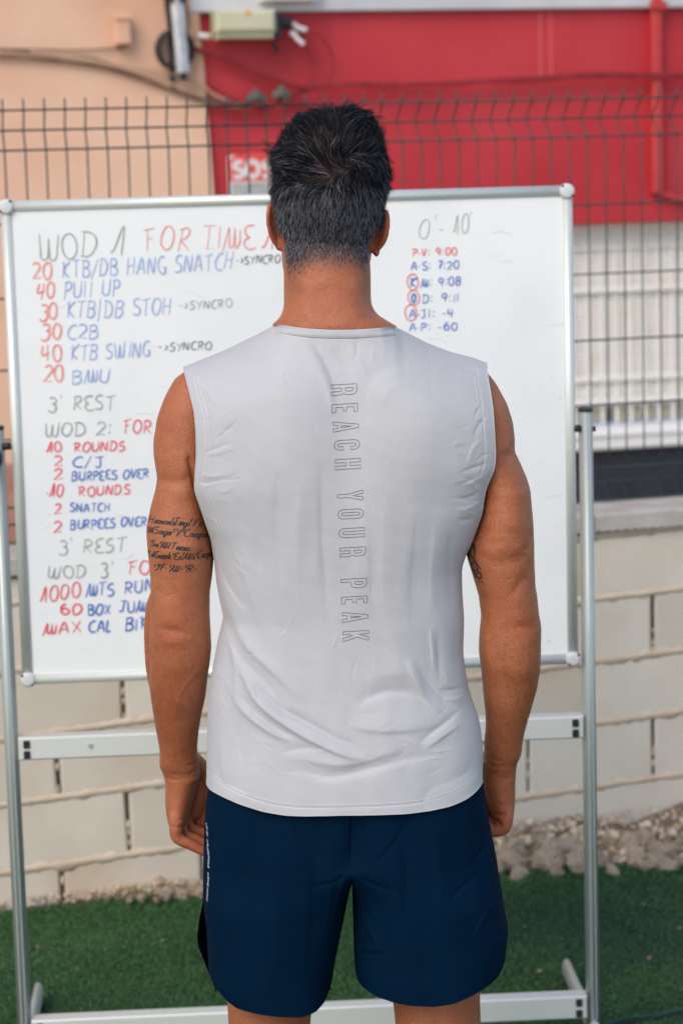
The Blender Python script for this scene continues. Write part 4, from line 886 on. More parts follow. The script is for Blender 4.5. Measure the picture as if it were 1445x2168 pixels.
# muscles, creases, veins (amp in metres: + out, - in)
mm = .001
body_strokes = [
 ([(399, 962), (404, 985), (412, 1012), (417, 1040)], 6, -3.5*mm, 'g'),                      # armpit crease, left
 ([(335, 1012), (360, 1022), (392, 1018), (410, 1000)], 14, -2.5*mm, 'g'),                # deltoid insertion
 ([(1044, 985), (1062, 975), (1085, 962)], 14, -2.5*mm, 'g'),
 ([(330, 1330), (352, 1334), (372, 1336), (395, 1345)], 7, -1.1*mm, 'g'), ([(345, 1352), (370, 1358), (400, 1352)], 12, 1.0*mm, 'g'),
 ([(345, 1310), (370, 1318), (395, 1320)], 12, .8*mm, 'g'), ([(430, 1402), (415, 1425), (398, 1445), (382, 1468), (372, 1500)], 4.5, .7*mm, 'g'),
 ([(352, 1180), (358, 1230), (365, 1280)], 16, -1.6*mm, 'g'), ([(400, 1060), (410, 1120), (404, 1180)], 22, 2.5*mm, 'g'),
 ([(352, 1080), (350, 1140), (356, 1190)], 18, 1.6*mm, 'g'),
 ([(1000, 1150), (1020, 1178), (1055, 1192), (1090, 1188), (1112, 1170)], 13, -1.5*mm, 'g'), ([(1080, 1030), (1085, 1080), (1080, 1130)], 24, 2.6*mm, 'g'), ([(1050, 1060), (1045, 1110), (1050, 1150)], 20, 1.6*mm, 'g'),
 ([(1112, 1170), (1122, 1150), (1126, 1120)], 7, -1.8*mm, 'g'),
 ([(1085, 1330), (1110, 1328), (1130, 1335)], 8, -1.0*mm, 'g'), ([(1090, 1310), (1112, 1305), (1128, 1312)], 13, .9*mm, 'g'), ([(1080, 1265), (1098, 1240), (1112, 1215)], 10, -1.5*mm, 'g'),
 ([(1030, 1320), (1040, 1370), (1060, 1420)], 12, -1.2*mm, 'g'), ([(1100, 1350), (1108, 1400), (1100, 1450)], 22, 1.5*mm, 'g'),
 ([(348, 1634), (375, 1641), (405, 1638), (428, 1622)], 4, -.6*mm, 'g'), ([(350, 1648), (375, 1651), (402, 1646)], 2.5, -.8*mm, 'g'), ([(392, 1622), (412, 1618), (425, 1612)], 2.5, -.8*mm, 'g'),
 ([(1025, 1614), (1045, 1622), (1070, 1622), (1092, 1617)], 4.5, -.45*mm, 'g'), ([(1028, 1602), (1050, 1610), (1064, 1612)], 2.5, -.8*mm, 'g'),
 ([(362, 1750), (378, 1752), (394, 1748)], 3, -1.2*mm, 'g'), ([(366, 1738), (382, 1736), (392, 1730)], 3, -.7*mm, 'g'),
 ([(1048, 1725), (1062, 1726), (1074, 1724)], 3, -2.6*mm, 'g'), ([(1052, 1702), (1064, 1706), (1078, 1702)], 3, -1*mm, 'g'), ([(1047, 1733), (1054, 1742), (1061, 1750)], 3, -2.6*mm, 'g'),
 ([(693, 600), (695, 640), (700, 690)], 22, -2*mm, 'g'), ([(650, 590), (645, 640), (640, 680)], 20, 2*mm, 'g'), ([(745, 590), (750, 640), (760, 680)], 20, 2*mm, 'g'),
 ([(603, 560), (606, 610), (604, 650)], 6, -1*mm, 'g'),
 ([(560, 2120), (565, 2168), (570, 2260)], 20, -2*mm, 'g'), ([(925, 2110), (925, 2168), (925, 2260)], 20, -2*mm, 'g')]
facing = np.clip(-nr[:, 1]*2.2, 0, 1)
co += nr*1.3*sculpt(co, nr, body_strokes, facing)[:, None]
lowf = np.sin(co[:, 0]*61+co[:, 2]*37)*np.sin(co[:, 2]*53-co[:, 0]*29)
co += nr*(lowf*.0005)[:, None]

# ================================================================ CLOTHES: panels whose outline and drape are real curves in space
def outline(pts):
    P = np.array([W(p[0], p[1], p[2] if len(p) > 2 else YB) for p in pts]); o = np.argsort(P[:, 2]); return P[o]
def fz(pts, smooth=5):                    # x as a function of z
    P = outline(pts); z, x = P[:, 2], P[:, 0]; zz = np.linspace(z[0], z[-1], 500); xx = np.interp(zz, z, x)
    xs = np.convolve(np.pad(xx, smooth, 'edge'), np.ones(2*smooth+1)/(2*smooth+1), 'valid'); xs[0], xs[-1] = xx[0], xx[-1]
    return lambda q: np.interp(q, zz, xs)
def fx(pts, comp=2, smooth=4):            # z (or y) as a function of x
    P = np.array([W(p[0], p[1], p[2] if len(p) > 2 else YB) for p in pts]); o = np.argsort(P[:, 0]); x, z = P[o, 0], P[o, comp]
    xx = np.linspace(x[0], x[-1], 400); zz = np.interp(xx, x, z); zs = np.convolve(np.pad(zz, smooth, 'edge'), np.ones(2*smooth+1)/(2*smooth+1), 'valid')
    return lambda q: np.interp(q, xx, zs)
def tab(pts, X=722):                      # (py, value) -> function of z
    z = np.array([zof(p[0], X) for p in pts]); v = np.array([p[1] for p in pts]); o = np.argsort(z); zz = np.linspace(z[o][0], z[o][-1], 300); vv = np.interp(zz, z[o], v[o]); kk = 16; vv = np.convolve(np.pad(vv, kk, 'edge'), np.ones(2*kk+1)/(2*kk+1), 'valid'); return lambda q: np.interp(q, zz, vv)
def grid_xz(xl, xr, topz, botz, nu, nv):
    t = np.linspace(-1, 1, nu+1); u = (.55*t+.45*np.sin(np.pi/2*t))[None, :]; v = np.linspace(0, 1, nv+1)[:, None]
    z = np.full((nv+1, nu+1), 0.0)+zof(1200); x = np.zeros_like(z)
    z = zof(1700)+(zof(800)-zof(1700))*v+0*u
    for it in range(60):
        L_, R__ = xl(z), xr(z); x = L_+(R__-L_)*(u+1)/2; zn = botz(x)+(topz(x)-botz(x))*v; z = z*.5+zn*.5
    return x, z
def quads(nu, nv, flip=False):
    i = np.arange(nu)[None, :]; j = np.arange(nv)[:, None]; a = j*(nu+1)+i
    q = np.stack([a, a+1, a+nu+2, a+nu+1], -1).reshape(-1, 4); return q[:, ::-1] if flip else q
AE = 3.362
SLp = [(388, 775, 3.40), (401, 820, 3.385), (413, 864, 3.372), (417, 908, AE), (418, 960, AE), (415, 998, 3.366), (414, 1032, 3.374), (425, 1063, 3.38), (438, 1102, 3.39), (449, 1135, 3.40), (453, 1164), (458, 1231), (466, 1275), (473, 1306), (463, 1345), (449, 1417), (441, 1470), (439, 1508), (437, 1600), (437, 1661), (440, 1740)]
SRp = [(1029, 767, 3.40), (1029, 788, 3.395), (1034, 820, 3.385), (1040, 860, 3.372), (1044, 920, AE), (1046, 960, AE), (1043, 990, 3.366), (1033, 1010, 3.37), (1025, 1030, 3.374), (1020, 1055, 3.38), (1018, 1078, 3.385), (1008, 1110, 3.39), (998, 1140, 3.40), (986, 1168), (977, 1200), (978, 1250), (982, 1308), (980, 1379), (985, 1420), (991, 1455), (1002, 1490), (1012, 1517), (1019, 1555), (1022, 1589), (1021, 1625), (1017, 1651), (1015, 1740)]
sxl, sxr = fz(SLp), fz(SRp)
TOPp = [(388, 777, 3.405), (430, 760, 3.405), (480, 740, 3.40), (530, 715, 3.40), (562, 699, 3.395), (582, 687, 3.383), (600, 689, 3.352), (625, 694, 3.336), (660, 698, 3.328), (700, 700, 3.325), (740, 700, 3.325), (780, 698, 3.328), (810, 695, 3.338), (833, 691, 3.365), (848, 697, 3.388), (873, 710, 3.395), (905, 727, 3.40), (953, 745, 3.40), (1004, 758, 3.405), (1029, 768, 3.405)]
stop, stopy = fx(TOPp), fx(TOPp, 1)
BOTp = [(430, 1657), (437, 1661), (458, 1676), (480, 1688), (515, 1705), (560, 1720), (605, 1729), (650, 1732), (720, 1731), (800, 1729), (860, 1725), (905, 1718), (950, 1705), (985, 1687), (1010, 1664), (1017, 1652), (1025, 1645)]
sbot = fx([(p[0], p[1]-9*math.sqrt(max(0, 1-((p[0]-728)/292)**2)), 3.40-.11*math.sqrt(max(0, 1-((p[0]-728)/292)**2))) for p in BOTp])
sT = tab([(690, .085), (740, .100), (800, .114), (870, .123), (950, .128), (1050, .127), (1150, .120), (1250, .112), (1350, .110), (1450, .116), (1550, .126), (1650, .134), (1740, .138)])
sk = tab([(760, .90), (850, .86), (960, .86), (1050, .91), (1120, .97), (1175, 1.0), (1750, 1.0)])
SYC = 3.415
def shirt_back_y(x, z):
    a, b = sxl(z), sxr(z); c = (a+b)/2; h = (b-a)/2/sk(z); xn = np.clip(np.abs(x-c)/h, 0, 1)
    yb = SYC-sT(z)*(1-xn**2.4)**(1/2.4)
    # hollow of the spine between the shoulder blades
    zc_ = zof(980); yb = yb+.009*np.exp(-((x-float(W(728, 980, YB)[0]))/.032)**2)*np.exp(-((z-zc_)/.16)**2)
    for bx in (590, 880): yb = yb-.007*np.exp(-((x-float(W(bx, 900, YB)[0]))/.055)**2)*np.exp(-((z-zof(890))/.085)**2)
    s_ = np.clip((stop(x)-z)/.095, 0, 1); g = np.sqrt(np.clip(1-(1-s_)**2, 0, 1)); yt_ = stopy(x)
    return yt_+(yb-yt_)*g
FTp = [(388, 777, 3.405), (430, 760, 3.405), (480, 740, 3.40), (530, 715, 3.40), (562, 699, 3.40), (582, 689, 3.405), (600, 715, 3.435), (640, 742, 3.465), (690, 756, 3.475), (740, 756, 3.475), (790, 738, 3.46), (820, 712, 3.43), (835, 692, 3.405), (848, 698, 3.40), (873, 710, 3.40), (905, 727, 3.40), (953, 745, 3.40), (1004, 758, 3.405), (1029, 768, 3.405)]
ftop, ftopy = fx(FTp), fx(FTp, 1)
fT = tab([(690, .06), (760, .09), (850, .115), (950, .122), (1100, .112), (1250, .10), (1450, .10), (1650, .105), (1740, .105)])
def shirt_front_y(x, z):
    a, b = sxl(z), sxr(z); c = (a+b)/2; h = (b-a)/2/sk(z); xn = np.clip(np.abs(x-c)/h, 0, 1)
    yb = SYC+fT(z)*(1-xn**2.4)**(1/2.4); s_ = np.clip((ftop(x)-z)/.09, 0, 1); g = np.sqrt(np.clip(1-(1-s_)**2, 0, 1)); yt_ = ftopy(x)
    return yt_+(yb-yt_)*g
# shorts outlines
OLp = [(441, 1640), (441, 1671), (434, 1717), (431, 1794), (430, 1870), (433, 1917), (437, 1945), (440, 1990), (442, 2028), (446, 2050), (455, 2072), (470, 2095)]
OLf = [(441, 1640), (441, 1671), (434, 1717), (431, 1794), (430, 1870), (428, 1917), (421, 1950), (417, 1985), (419, 2008), (428, 2022), (442, 2032), (446, 2050), (455, 2072)]
ILp = [(743.4, 1640), (743.4, 1700), (743.4, 1830), (741.5, 1850), (739, 1874), (735, 1900), (726, 1947), (715, 1998), (705, 2050), (700, 2085), (697, 2150)]
IRp = [(743.2, 1640), (743.2, 1700), (743.4, 1830), (744, 1850), (745.5, 1896), (747, 1947), (748, 1998), (750, 2039), (756, 2068), (764, 2130)]
ORp = [(1020, 1640), (1028, 1691), (1036, 1742), (1051, 1819), (1061, 1886), (1074, 1957), (1071, 1988), (1066, 2019), (1058, 2045), (1050, 2100)]
HLp = [(440, 2030), (446, 2052), (462, 2085), (482, 2110), (503, 2126), (549, 2139), (585, 2144), (641, 2143), (667, 2131), (687, 2111), (700, 2080), (706, 2045)]
HRp = [(750, 2045), (756, 2066), (772, 2081), (795, 2096), (831, 2111), (872, 2121), (918, 2125), (959, 2116), (995, 2098), (1025, 2078), (1051, 2055), (1066, 2019), (1075, 1990)]
def hemz(H, c, h, T0): return fx([(p[0], p[1], YB-T0*math.sqrt(max(0, 1-((p[0]-c)/h)**2))) for p in H])
hL, hR = hemz(HLp, 574, 134, .10), hemz(HRp, 910, 158, .10)
hLf, hRf = hemz([(p[0], p[1]-6) for p in [(415, 2005)]+HLp], 574, 160, -.08), hemz([(p[0], p[1]-6) for p in HRp], 910, 160, -.08)
oL, oLf, iL, iR, oR = fz(OLp), fz(OLf), fz(ILp, 2), fz(IRp, 2), fz(ORp)
kT = tab([(1640, .118), (1720, .123), (1790, .125), (1880, .122), (1980, .119), (2130, .117)]); kTf = tab([(1640, .10), (1800, .105), (2130, .098)])
XB = float(W(735, 1750, YB)[0])
def shorts_y(x, z, side, front):
    a, b = (oL(z) if not front else oLf(z), iL(z)) if side < 0 else (iR(z), oR(z)); c, h = (a+b)/2, (b-a)/2
    T_ = (kTf if front else kT)(z); p = 2.8
    pl = (1-np.clip(np.abs(x-c)/h, 0, 1)**p)**(1/p)
    B0, B1 = oL(z), oR(z); cb, hb = (B0+B1)/2, (B1-B0)/2; pb_ = (1-np.clip(np.abs(x-cb)/hb, 0, 1)**p)**(1/p)
    k = sm(-z, -zof(1800), -zof(1905)); inner = np.clip((x-c)/h*(-side), 0, 1)     # blend only on the inner half
    prof = pb_*(1-k)+pl*k
    return SYC+(1 if front else -1)*T_*prof

# keep the body inside its clothes
px_, py_ = proj(co)
arm_out = (co[:, 1] > 3.452) & ((px_ < 470) | (px_ > 985))
def squeeze(mask, yb, yf, gap):
    lo, hi = yb+gap, yf-gap; mid = (yb+yf)/2; lo, hi = np.minimum(lo, mid), np.maximum(hi, mid); lo, hi = np.where(lo > hi, mid, lo), np.where(lo > hi, mid, hi)
    co[mask, 1] = np.clip(co[mask, 1], lo, hi)
x, z = co[:, 0], co[:, 2]
m_ = (x > sxl(z)) & (x < sxr(z)) & (z < stop(x)) & (z > zof(1640)) & ~arm_out
squeeze(m_, shirt_back_y(x[m_], z[m_]), 9.0, .007)
m3 = (x > sxl(z)-.007) & (x < sxr(z)+.007) & (z > zof(1060)) & (z < stop(np.clip(x, -.216, .209))) & ~arm_out
xq = np.clip(x[m3], sxl(z[m3])+.001, sxr(z[m3])-.001); co[m3, 1] = np.maximum(co[m3, 1], shirt_back_y(xq, z[m3])+.0045)
m4 = (x > sxl(z)-.002) & (x < sxr(z)+.002) & ((px_ < 577) | (px_ > 839)) & (z > zof(800)) & (z < zof(632)); co[m4, 2] = np.minimum(z[m4], np.minimum(stop(x[m4]), ftop(x[m4]))-.007); z = co[:, 2]
m2 = m_ & (z < ftop(x)); squeeze(m2, -9.0, shirt_front_y(x[m2], z[m2]), .005)
for side, hz_ in ((-1, hL), (1, hR)):
    a, b = (oL(z), iL(z)) if side < 0 else (iR(z), oR(z))
    m_ = (x > a-.004) & (x < b+.004) & (z > hz_(x)-.0) & (z < zof(1690)) & ~arm_out
    squeeze(m_, shorts_y(x[m_], z[m_], side, False), shorts_y(x[m_], z[m_], side, True), .014)

# vertex colours: flushed skin (R) and hair bearing skin (G)
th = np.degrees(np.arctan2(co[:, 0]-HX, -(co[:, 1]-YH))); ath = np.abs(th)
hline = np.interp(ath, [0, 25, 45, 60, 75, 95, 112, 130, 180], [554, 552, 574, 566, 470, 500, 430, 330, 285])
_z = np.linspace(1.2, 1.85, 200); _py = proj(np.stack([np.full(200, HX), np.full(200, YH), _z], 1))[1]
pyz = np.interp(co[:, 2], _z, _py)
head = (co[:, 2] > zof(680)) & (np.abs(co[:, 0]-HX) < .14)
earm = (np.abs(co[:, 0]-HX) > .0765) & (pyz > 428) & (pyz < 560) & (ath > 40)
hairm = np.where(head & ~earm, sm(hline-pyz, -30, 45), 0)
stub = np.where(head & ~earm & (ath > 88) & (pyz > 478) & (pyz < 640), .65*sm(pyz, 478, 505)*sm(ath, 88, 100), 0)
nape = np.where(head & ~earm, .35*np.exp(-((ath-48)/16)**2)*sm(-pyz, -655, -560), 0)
ppx, ppy = proj(co)
red = np.zeros(len(co))
for cx, cy, r_, a_ in [(362, 1338, 38, .5), (1106, 1325, 40, .5), (378, 1690, 34, .4), (1068, 1665, 34, .45), (385, 1780, 44, .45), (1055, 1735, 40, .5), (572, 480, 34, .9), (815, 490, 34, .9), (345, 880, 50, .25), (700, 690, 70, .25), (350, 1480, 40, .35), (420, 1780, 30, .7)]:
    red = np.maximum(red, a_*np.exp(-(((ppx-cx)/r_)**2+((ppy-cy)/(r_*1.2))**2)))
bme.vertices.foreach_set('co', co.astype(np.float32).ravel()); bme.update()
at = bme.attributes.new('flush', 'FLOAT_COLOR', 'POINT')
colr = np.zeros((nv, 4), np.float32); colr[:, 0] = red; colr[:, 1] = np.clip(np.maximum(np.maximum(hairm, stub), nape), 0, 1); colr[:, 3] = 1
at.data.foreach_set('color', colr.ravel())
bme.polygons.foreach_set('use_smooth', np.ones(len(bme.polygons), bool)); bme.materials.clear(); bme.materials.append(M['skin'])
man = thing('person', 'tattooed man seen from behind in pale grey sleeveless shirt and navy shorts', 'person', (0, YB, 0))
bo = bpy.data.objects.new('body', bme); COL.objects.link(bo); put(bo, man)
nr = normals(bme)

# ---- shirt
S = 'g'
folds = [
 ([(462, 1235), (490, 1300), (520, 1365), (575, 1420), (640, 1482)], 15, 5.0*mm, 'g'), ([(455, 1260), (480, 1330), (505, 1390), (555, 1440), (610, 1500)], 12, -3.5*mm, 'g'),
 ([(490, 1360), (515, 1430), (540, 1480), (590, 1525), (655, 1565), (730, 1598), (775, 1606)], 13, 6.5*mm, 'g'), ([(535, 1450), (590, 1500), (640, 1528), (704, 1562), (768, 1600)], 10, -5.5*mm, 'g'),
 ([(480, 1440), (510, 1500), (565, 1545), (616, 1572)], 12, 4.5*mm, 'g'), ([(510, 1475), (545, 1515), (585, 1545), (620, 1562)], 8, -4.0*mm, 'g'),
 ([(756, 1492), (790, 1474), (835, 1466), (890, 1478), (950, 1522)], 16, -5.0*mm, 'g'), ([(740, 1545), (830, 1528), (900, 1530), (950, 1540)], 34, 2.4*mm, 'g'), ([(770, 1440), (840, 1425), (900, 1440)], 26, 2.0*mm, 'g'),
 ([(862, 1400), (880, 1440), (905, 1485), (948, 1522)], 9, 5.0*mm, 'g'), ([(876, 1395), (900, 1440), (935, 1480), (965, 1500)], 11, -4.0*mm, 'g'),
 ([(888, 1575), (915, 1552), (950, 1525), (975, 1500)], 8, -3.5*mm, 'g'), ([(900, 1585), (935, 1560), (975, 1530)], 9, 3.0*mm, 'g'),
 ([(615, 1625), (660, 1640), (710, 1645), (770, 1632), (860, 1608), (930, 1598)], 16, -4.5*mm, 'g'), ([(600, 1600), (700, 1618), (770, 1612), (850, 1585)], 14, 2.5*mm, 'g'), ([(590, 1600), (640, 1586), (700, 1590)], 10, -2*mm, 'g'),
 ([(735, 1535), (790, 1545), (860, 1545), (920, 1535)], 14, 2.5*mm, 'g'),
 ([(910, 1330), (914, 1370), (918, 1420)], 6, 2.2*mm, 'g'), ([(925, 1330), (928, 1400), (930, 1450)], 9, -2*mm, 'g'),
 ([(978, 1455), (955, 1460), (930, 1462)], 7, -2.5*mm, 'g'), ([(985, 1470), (960, 1480), (935, 1478)], 8, 2.5*mm, 'g'),
 ([(446, 1250), (452, 1340), (455, 1420)], 9, -3*mm, 'g'), ([(475, 1320), (492, 1380), (498, 1450), (496, 1560)], 9, 3.8*mm, 'g'), ([(484, 1460), (470, 1500), (446, 1530)], 3, -1.6*mm, 'g'),
 ([(497, 1460), (505, 1560), (520, 1640)], 14, -2.2*mm, 'g'), ([(465, 1560), (470, 1620), (480, 1680)], 12, 2*mm, 'g'),
 ([(627, 712), (650, 740), (675, 780), (695, 830), (704, 880)], 11, 3.0*mm, 'g'), ([(645, 705), (675, 745), (700, 800), (715, 860)], 10, -2.6*mm, 'g'),
 ([(700, 742), (722, 758), (748, 782)], 9, -2*mm, 'g'), ([(735, 735), (760, 765), (775, 795)], 8, 1.6*mm, 'g'), ([(752, 710), (754, 740), (748, 765)], 5, -1.5*mm, 'g'),
 ([(775, 900), (772, 850), (790, 800), (840, 775), (900, 790)], 20, -2.2*mm, 'g'), ([(800, 860), (830, 820), (880, 815)], 20, 1.6*mm, 'g'),
 ([(454, 934), (478, 915), (503, 890)], 4, -1.6*mm, 'g'), ([(430, 962), (458, 950), (490, 938)], 5, -1.6*mm, 'g'), ([(425, 1005), (450, 1010), (480, 1004)], 6, 1.6*mm, 'g'), ([(418, 1020), (440, 1024), (470, 1018)], 5, -1.6*mm, 'g'),
 ([(1030, 980), (1000, 990), (975, 1000)], 6, -1.8*mm, 'g'), ([(1028, 1005), (1000, 1020), (978, 1026)], 6, 1.6*mm, 'g'), ([(1015, 1040), (992, 1052), (970, 1055)], 6, -1.8*mm, 'g'), ([(1018, 1062), (985, 1078), (965, 1075)], 6, 1.8*mm, 'g'),
 ([(1012, 1085), (985, 1100), (968, 1098)], 6, -2*mm, 'g'), ([(1030, 880), (1012, 900), (1000, 930)], 6, -1.6*mm, 'g'), ([(1020, 930), (1000, 950), (990, 985)], 7, 1.4*mm, 'g'), ([(1024, 850), (1010, 868), (1002, 890)], 5, -1.2*mm, 'g'),
 ([(1000, 740), (1012, 770), (1016, 800)], 8, 1.5*mm, 'g'), ([(400, 790), (440, 830), (460, 860)], 10, 1.5*mm, 'g'), ([(470, 760), (455, 800), (452, 850)], 9, -1.3*mm, 'g'),
 ([(905, 740), (950, 765), (1000, 785), (1024, 790)], 10, -2.0*mm, 'g'), ([(900, 722), (950, 748), (1005, 765)], 8, 1.6*mm, 'g'),
 ([(455, 1150), (480, 1230), (520, 1290)], 10, -2.6*mm, 'g'), ([(470, 1110), (510, 1200), (545, 1300), (560, 1360)], 16, 2.2*mm, 'g'), ([(500, 1060), (540, 1150), (560, 1240)], 18, -1.8*mm, 'g'),
 ([(955, 1120), (950, 1200), (955, 1290)], 14, -2*mm, 'g'), ([(925, 1100), (915, 1200), (915, 1300)], 18, 2*mm, 'g'), ([(885, 1080), (875, 1200), (870, 1320)], 18, -1.8*mm, 'g'),
 ([(640, 1000), (628, 1150), (640, 1320)], 24, 2.2*mm, 'g'), ([(680, 980), (682, 1150), (696, 1330)], 16, -2.6*mm, 'g'), ([(590, 1000), (585, 1120), (600, 1260)], 18, -1.8*mm, 'g'), ([(820, 1020), (812, 1150), (815, 1330)], 24, 1.8*mm, 'g'), ([(780, 1040), (785, 1150), (790, 1280)], 14, -1.2*mm, 'g')]
qf = np.random.default_rng(77)            # many fine short creases where the cloth bunches
for (cx, cy, rx, ry, ang, n_) in [(460, 960, 30, 110, -.25, 12), (1000, 980, 30, 120, .35, 16), (500, 1480, 50, 120, 1.0, 12), (640, 1600, 120, 50, .35, 14), (870, 1560, 90, 70, -.45, 14), (960, 1420, 30, 140, 1.3, 10), (720, 1300, 160, 200, 1.5, 10), (720, 760, 120, 50, 1.2, 8), (480, 1200, 40, 120, 1.15, 8)]:
    for _ in range(n_):
        x0, y0 = cx+qf.uniform(-1, 1)*rx, cy+qf.uniform(-1, 1)*ry; a_ = ang+qf.normal(0, .3); L_ = qf.uniform(25, 75); b_ = qf.normal(0, 6)
        folds.append(([(x0-L_/2*math.cos(a_), y0-L_/2*math.sin(a_)), (x0-b_*math.sin(a_), y0+b_*math.cos(a_)), (x0+L_/2*math.cos(a_), y0+L_/2*math.sin(a_))], qf.uniform(2.6, 5.5), qf.choice([-1, 1])*qf.uniform(.35, 1.0)*mm, 'g'))
# shallow grooves beside the stitched seams
seams = [([(437, 840), (441, 900), (441, 960), (438, 1030), (446, 1070), (456, 1110)], 2.6, -.7*mm, 'g'), ([(1014, 830), (1021, 900), (1024, 950), (1022, 985), (1012, 1015)], 2.6, -.7*mm, 'g'),
 ([(590, 706), (640, 714), (700, 718), (760, 717), (815, 710), (845, 702)], 2.4, -.5*mm, 'g'), ([(440, 1643), (490, 1672), (560, 1699), (640, 1711), (760, 1710), (880, 1701), (950, 1684), (1005, 1650)], 2.6, -.7*mm, 'g')]
nu, nv_ = 330, 440
X_, Z_ = grid_xz(sxl, sxr, stop, sbot, nu, nv_)
Y_ = shirt_back_y(X_, Z_); P_ = np.stack([X_, Y_, Z_], -1).reshape(-1, 3)
off = sculpt(P_, None, folds, cloth=True)*1.0+sculpt(P_, None, seams)
edge_w = np.ones((nv_+1, nu+1)); ud = np.minimum(np.arange(nu+1), nu-np.arange(nu+1))/14; edge_w *= np.clip(ud, .0, 1)[None, :]; vd = np.minimum(np.arange(nv_+1)/10+.5, (nv_-np.arange(nv_+1))/12); edge_w *= np.clip(vd, 0, 1)[:, None]
def vnoise(x, z, seeds, amp):
    o_ = 0
    for kx, kz, ph, a_ in seeds: o_ = o_+a_*np.sin(kx*x+ph+1.7*np.sin(kz*z+ph*2))
    return o_*amp
off += vnoise(P_[:, 0], P_[:, 2], [(38, 7, .3, 1), (71, 11, 1.9, .6), (115, 17, 4.1, .35), (190, 31, 2.2, .18)], .0009)*sm(-P_[:, 2], -1.42, -1.15)
off += vnoise(P_[:, 2]+.4*P_[:, 0], P_[:, 0], [(150, 23, .5, 1), (260, 41, 2.5, .6)], .00010)
P_[:, 1] -= off*edge_w.ravel()
lo_ = P_[:, 2] < zof(1600)               # the shirt hangs outside the shorts
sy_ = np.where(P_[:, 0] < XB, shorts_y(P_[:, 0], P_[:, 2], -1, False), shorts_y(P_[:, 0], P_[:, 2], 1, False))
P_[:, 1] = np.where(lo_, np.minimum(P_[:, 1], sy_-.007*sm(-P_[:, 2], -zof(1600), -zof(1650))), P_[:, 1])
shirt = mesh('shirt', P_, quads(nu, nv_), M['shirt'], man, True)
bk = P_.reshape(nv_+1, nu+1, 3)
nuf, nvf = 110, 150
Xf, Zf = grid_xz(sxl, sxr, ftop, sbot, nuf, nvf); Yf = shirt_front_y(Xf, Zf)
Pf = np.stack([Xf, Yf, Zf], -1); Pf[..., 1] += (vnoise(Xf, Zf, [(41, 8, .9, 1), (90, 13, 2.9, .5)], .0014)*np.clip(np.minimum(np.arange(nuf+1), nuf-np.arange(nuf+1))/8, 0, 1)[None, :])
mesh('front_panel', Pf.reshape(-1, 3), quads(nuf, nvf, True), M['shirt'], shirt, True)
ft = Pf
# turned edges of armholes and hem
def rim(P, name, parent, m_, r=.0008, n=6):
    s = MB(); s.tube(list(P), r, n); return s.build(name, m_, parent, True)
za = zof(1175)
for side in (0, -1):
    q = bk[:, side]; q = q[q[:, 2] > za]; rim(q[::3], 'armhole_edge', shirt, M['shirt'])
    q = ft[:, side]; q = q[q[:, 2] > za]; rim(q[::2], 'armhole_edge', shirt, M['shirt'])
rim(bk[0, ::3], 'hem_edge', shirt, M['shirt'], .0008); rim(ft[0, ::2], 'hem_edge', shirt, M['shirt'], .0008)
# collar band: back half follows the back neckline, front half the front one
xa, xb = float(W(580, 687, 3.385)[0]), float(W(835, 691, 3.37)[0])
def band(xs, zt_, yt_, hgt, out):
    V = []
    for x_, z_, y_ in zip(xs, zt_, yt_):
        if out < 0:
            V += [(x_, y_+.0012, z_+.0008), (x_, y_-.0002, z_+.0012)]+[(x_, float(shirt_back_y(x_, z_+dz))-.0011, z_+dz) for dz in (-.0008, -hgt*.5, -hgt)]+[(x_, float(shirt_back_y(x_, z_-hgt-.0008))+.0006, z_-hgt-.0008)]; continue
        for dz, dy in [(.0015, .0012), (.0022, -.0002), (.0012, -.0016), (-hgt*.5, -.0015), (-hgt, -.0012), (-hgt-.0012, .0006)]: V.append((x_, y_+out*dy*-1, z_+dz))
    n_ = len(xs); return V, [(i*6+j, (i+1)*6+j, (i+1)*6+j+1, i*6+j+1) for i in range(n_-1) for j in range(5)]
xs = np.linspace(xa, xb, 90); bz = stop(xs); by = shirt_back_y(xs, bz-.004)
V, Fq = band(xs, bz, np.minimum(by, stopy(xs)), .0105, -1); mesh('neckband', V, Fq, M['shirt'], shirt, True)
xs = np.linspace(xa, xb, 90); bz = ftop(xs); V, Fq = band(xs, bz, ftopy(xs), .0105, 1); mesh('neckband', V, Fq, M['shirt'], shirt, True)

# ---- things printed or stitched on a surface are laid on it along sight lines
def tree_of(verts, faces): return BVHTree.FromPolygons([Vector(v) for v in verts], [tuple(int(i) for i in f) for f in faces])
bt_s = tree_of(P_, quads(nu, nv_))
def dense(P, step=1.6):                  # enough points for a stroke to follow the surface under it
    P = np.asarray(P, float); out = [P[0]]
    for a_, b_ in zip(P[:-1], P[1:]):
        m_ = max(1, int(np.hypot(*(b_-a_))/step)); out += [a_+(b_-a_)*t/m_ for t in range(1, m_+1)]
    return np.array(out)
def lay(bt, pts, off_=.0004):
    out, ns = [], []
    for (x_, y_) in pts:
        d = ray(x_, y_); h = bt.ray_cast(Vector((0, 0, CAM_H)), Vector(d).normalized())
        if h[0] is None: continue
        n_ = h[1] if h[1].dot(Vector(d)) < 0 else -h[1]
        out.append(np.array(h[0]+n_*off_)); ns.append(np.array(n_))
    return np.array(out), np.array(ns)
sti = MB()
def stitches(pts, step=4.6, ln=3.2, wd=.0009):
    P = curve(pts, 12); L_ = np.concatenate([[0], np.cumsum(np.hypot(*np.diff(P, axis=0).T))]); t = 0
    while t+ln < L_[-1]:
        q = [(np.interp(a_, L_, P[:, 0]), np.interp(a_, L_, P[:, 1])) for a_ in (t, t+ln)]
        a_, b_ = lay(bt_s, q, .0005)
        if len(a_) == 2: ribbon(sti, a_, b_, wd, False)
        t += step
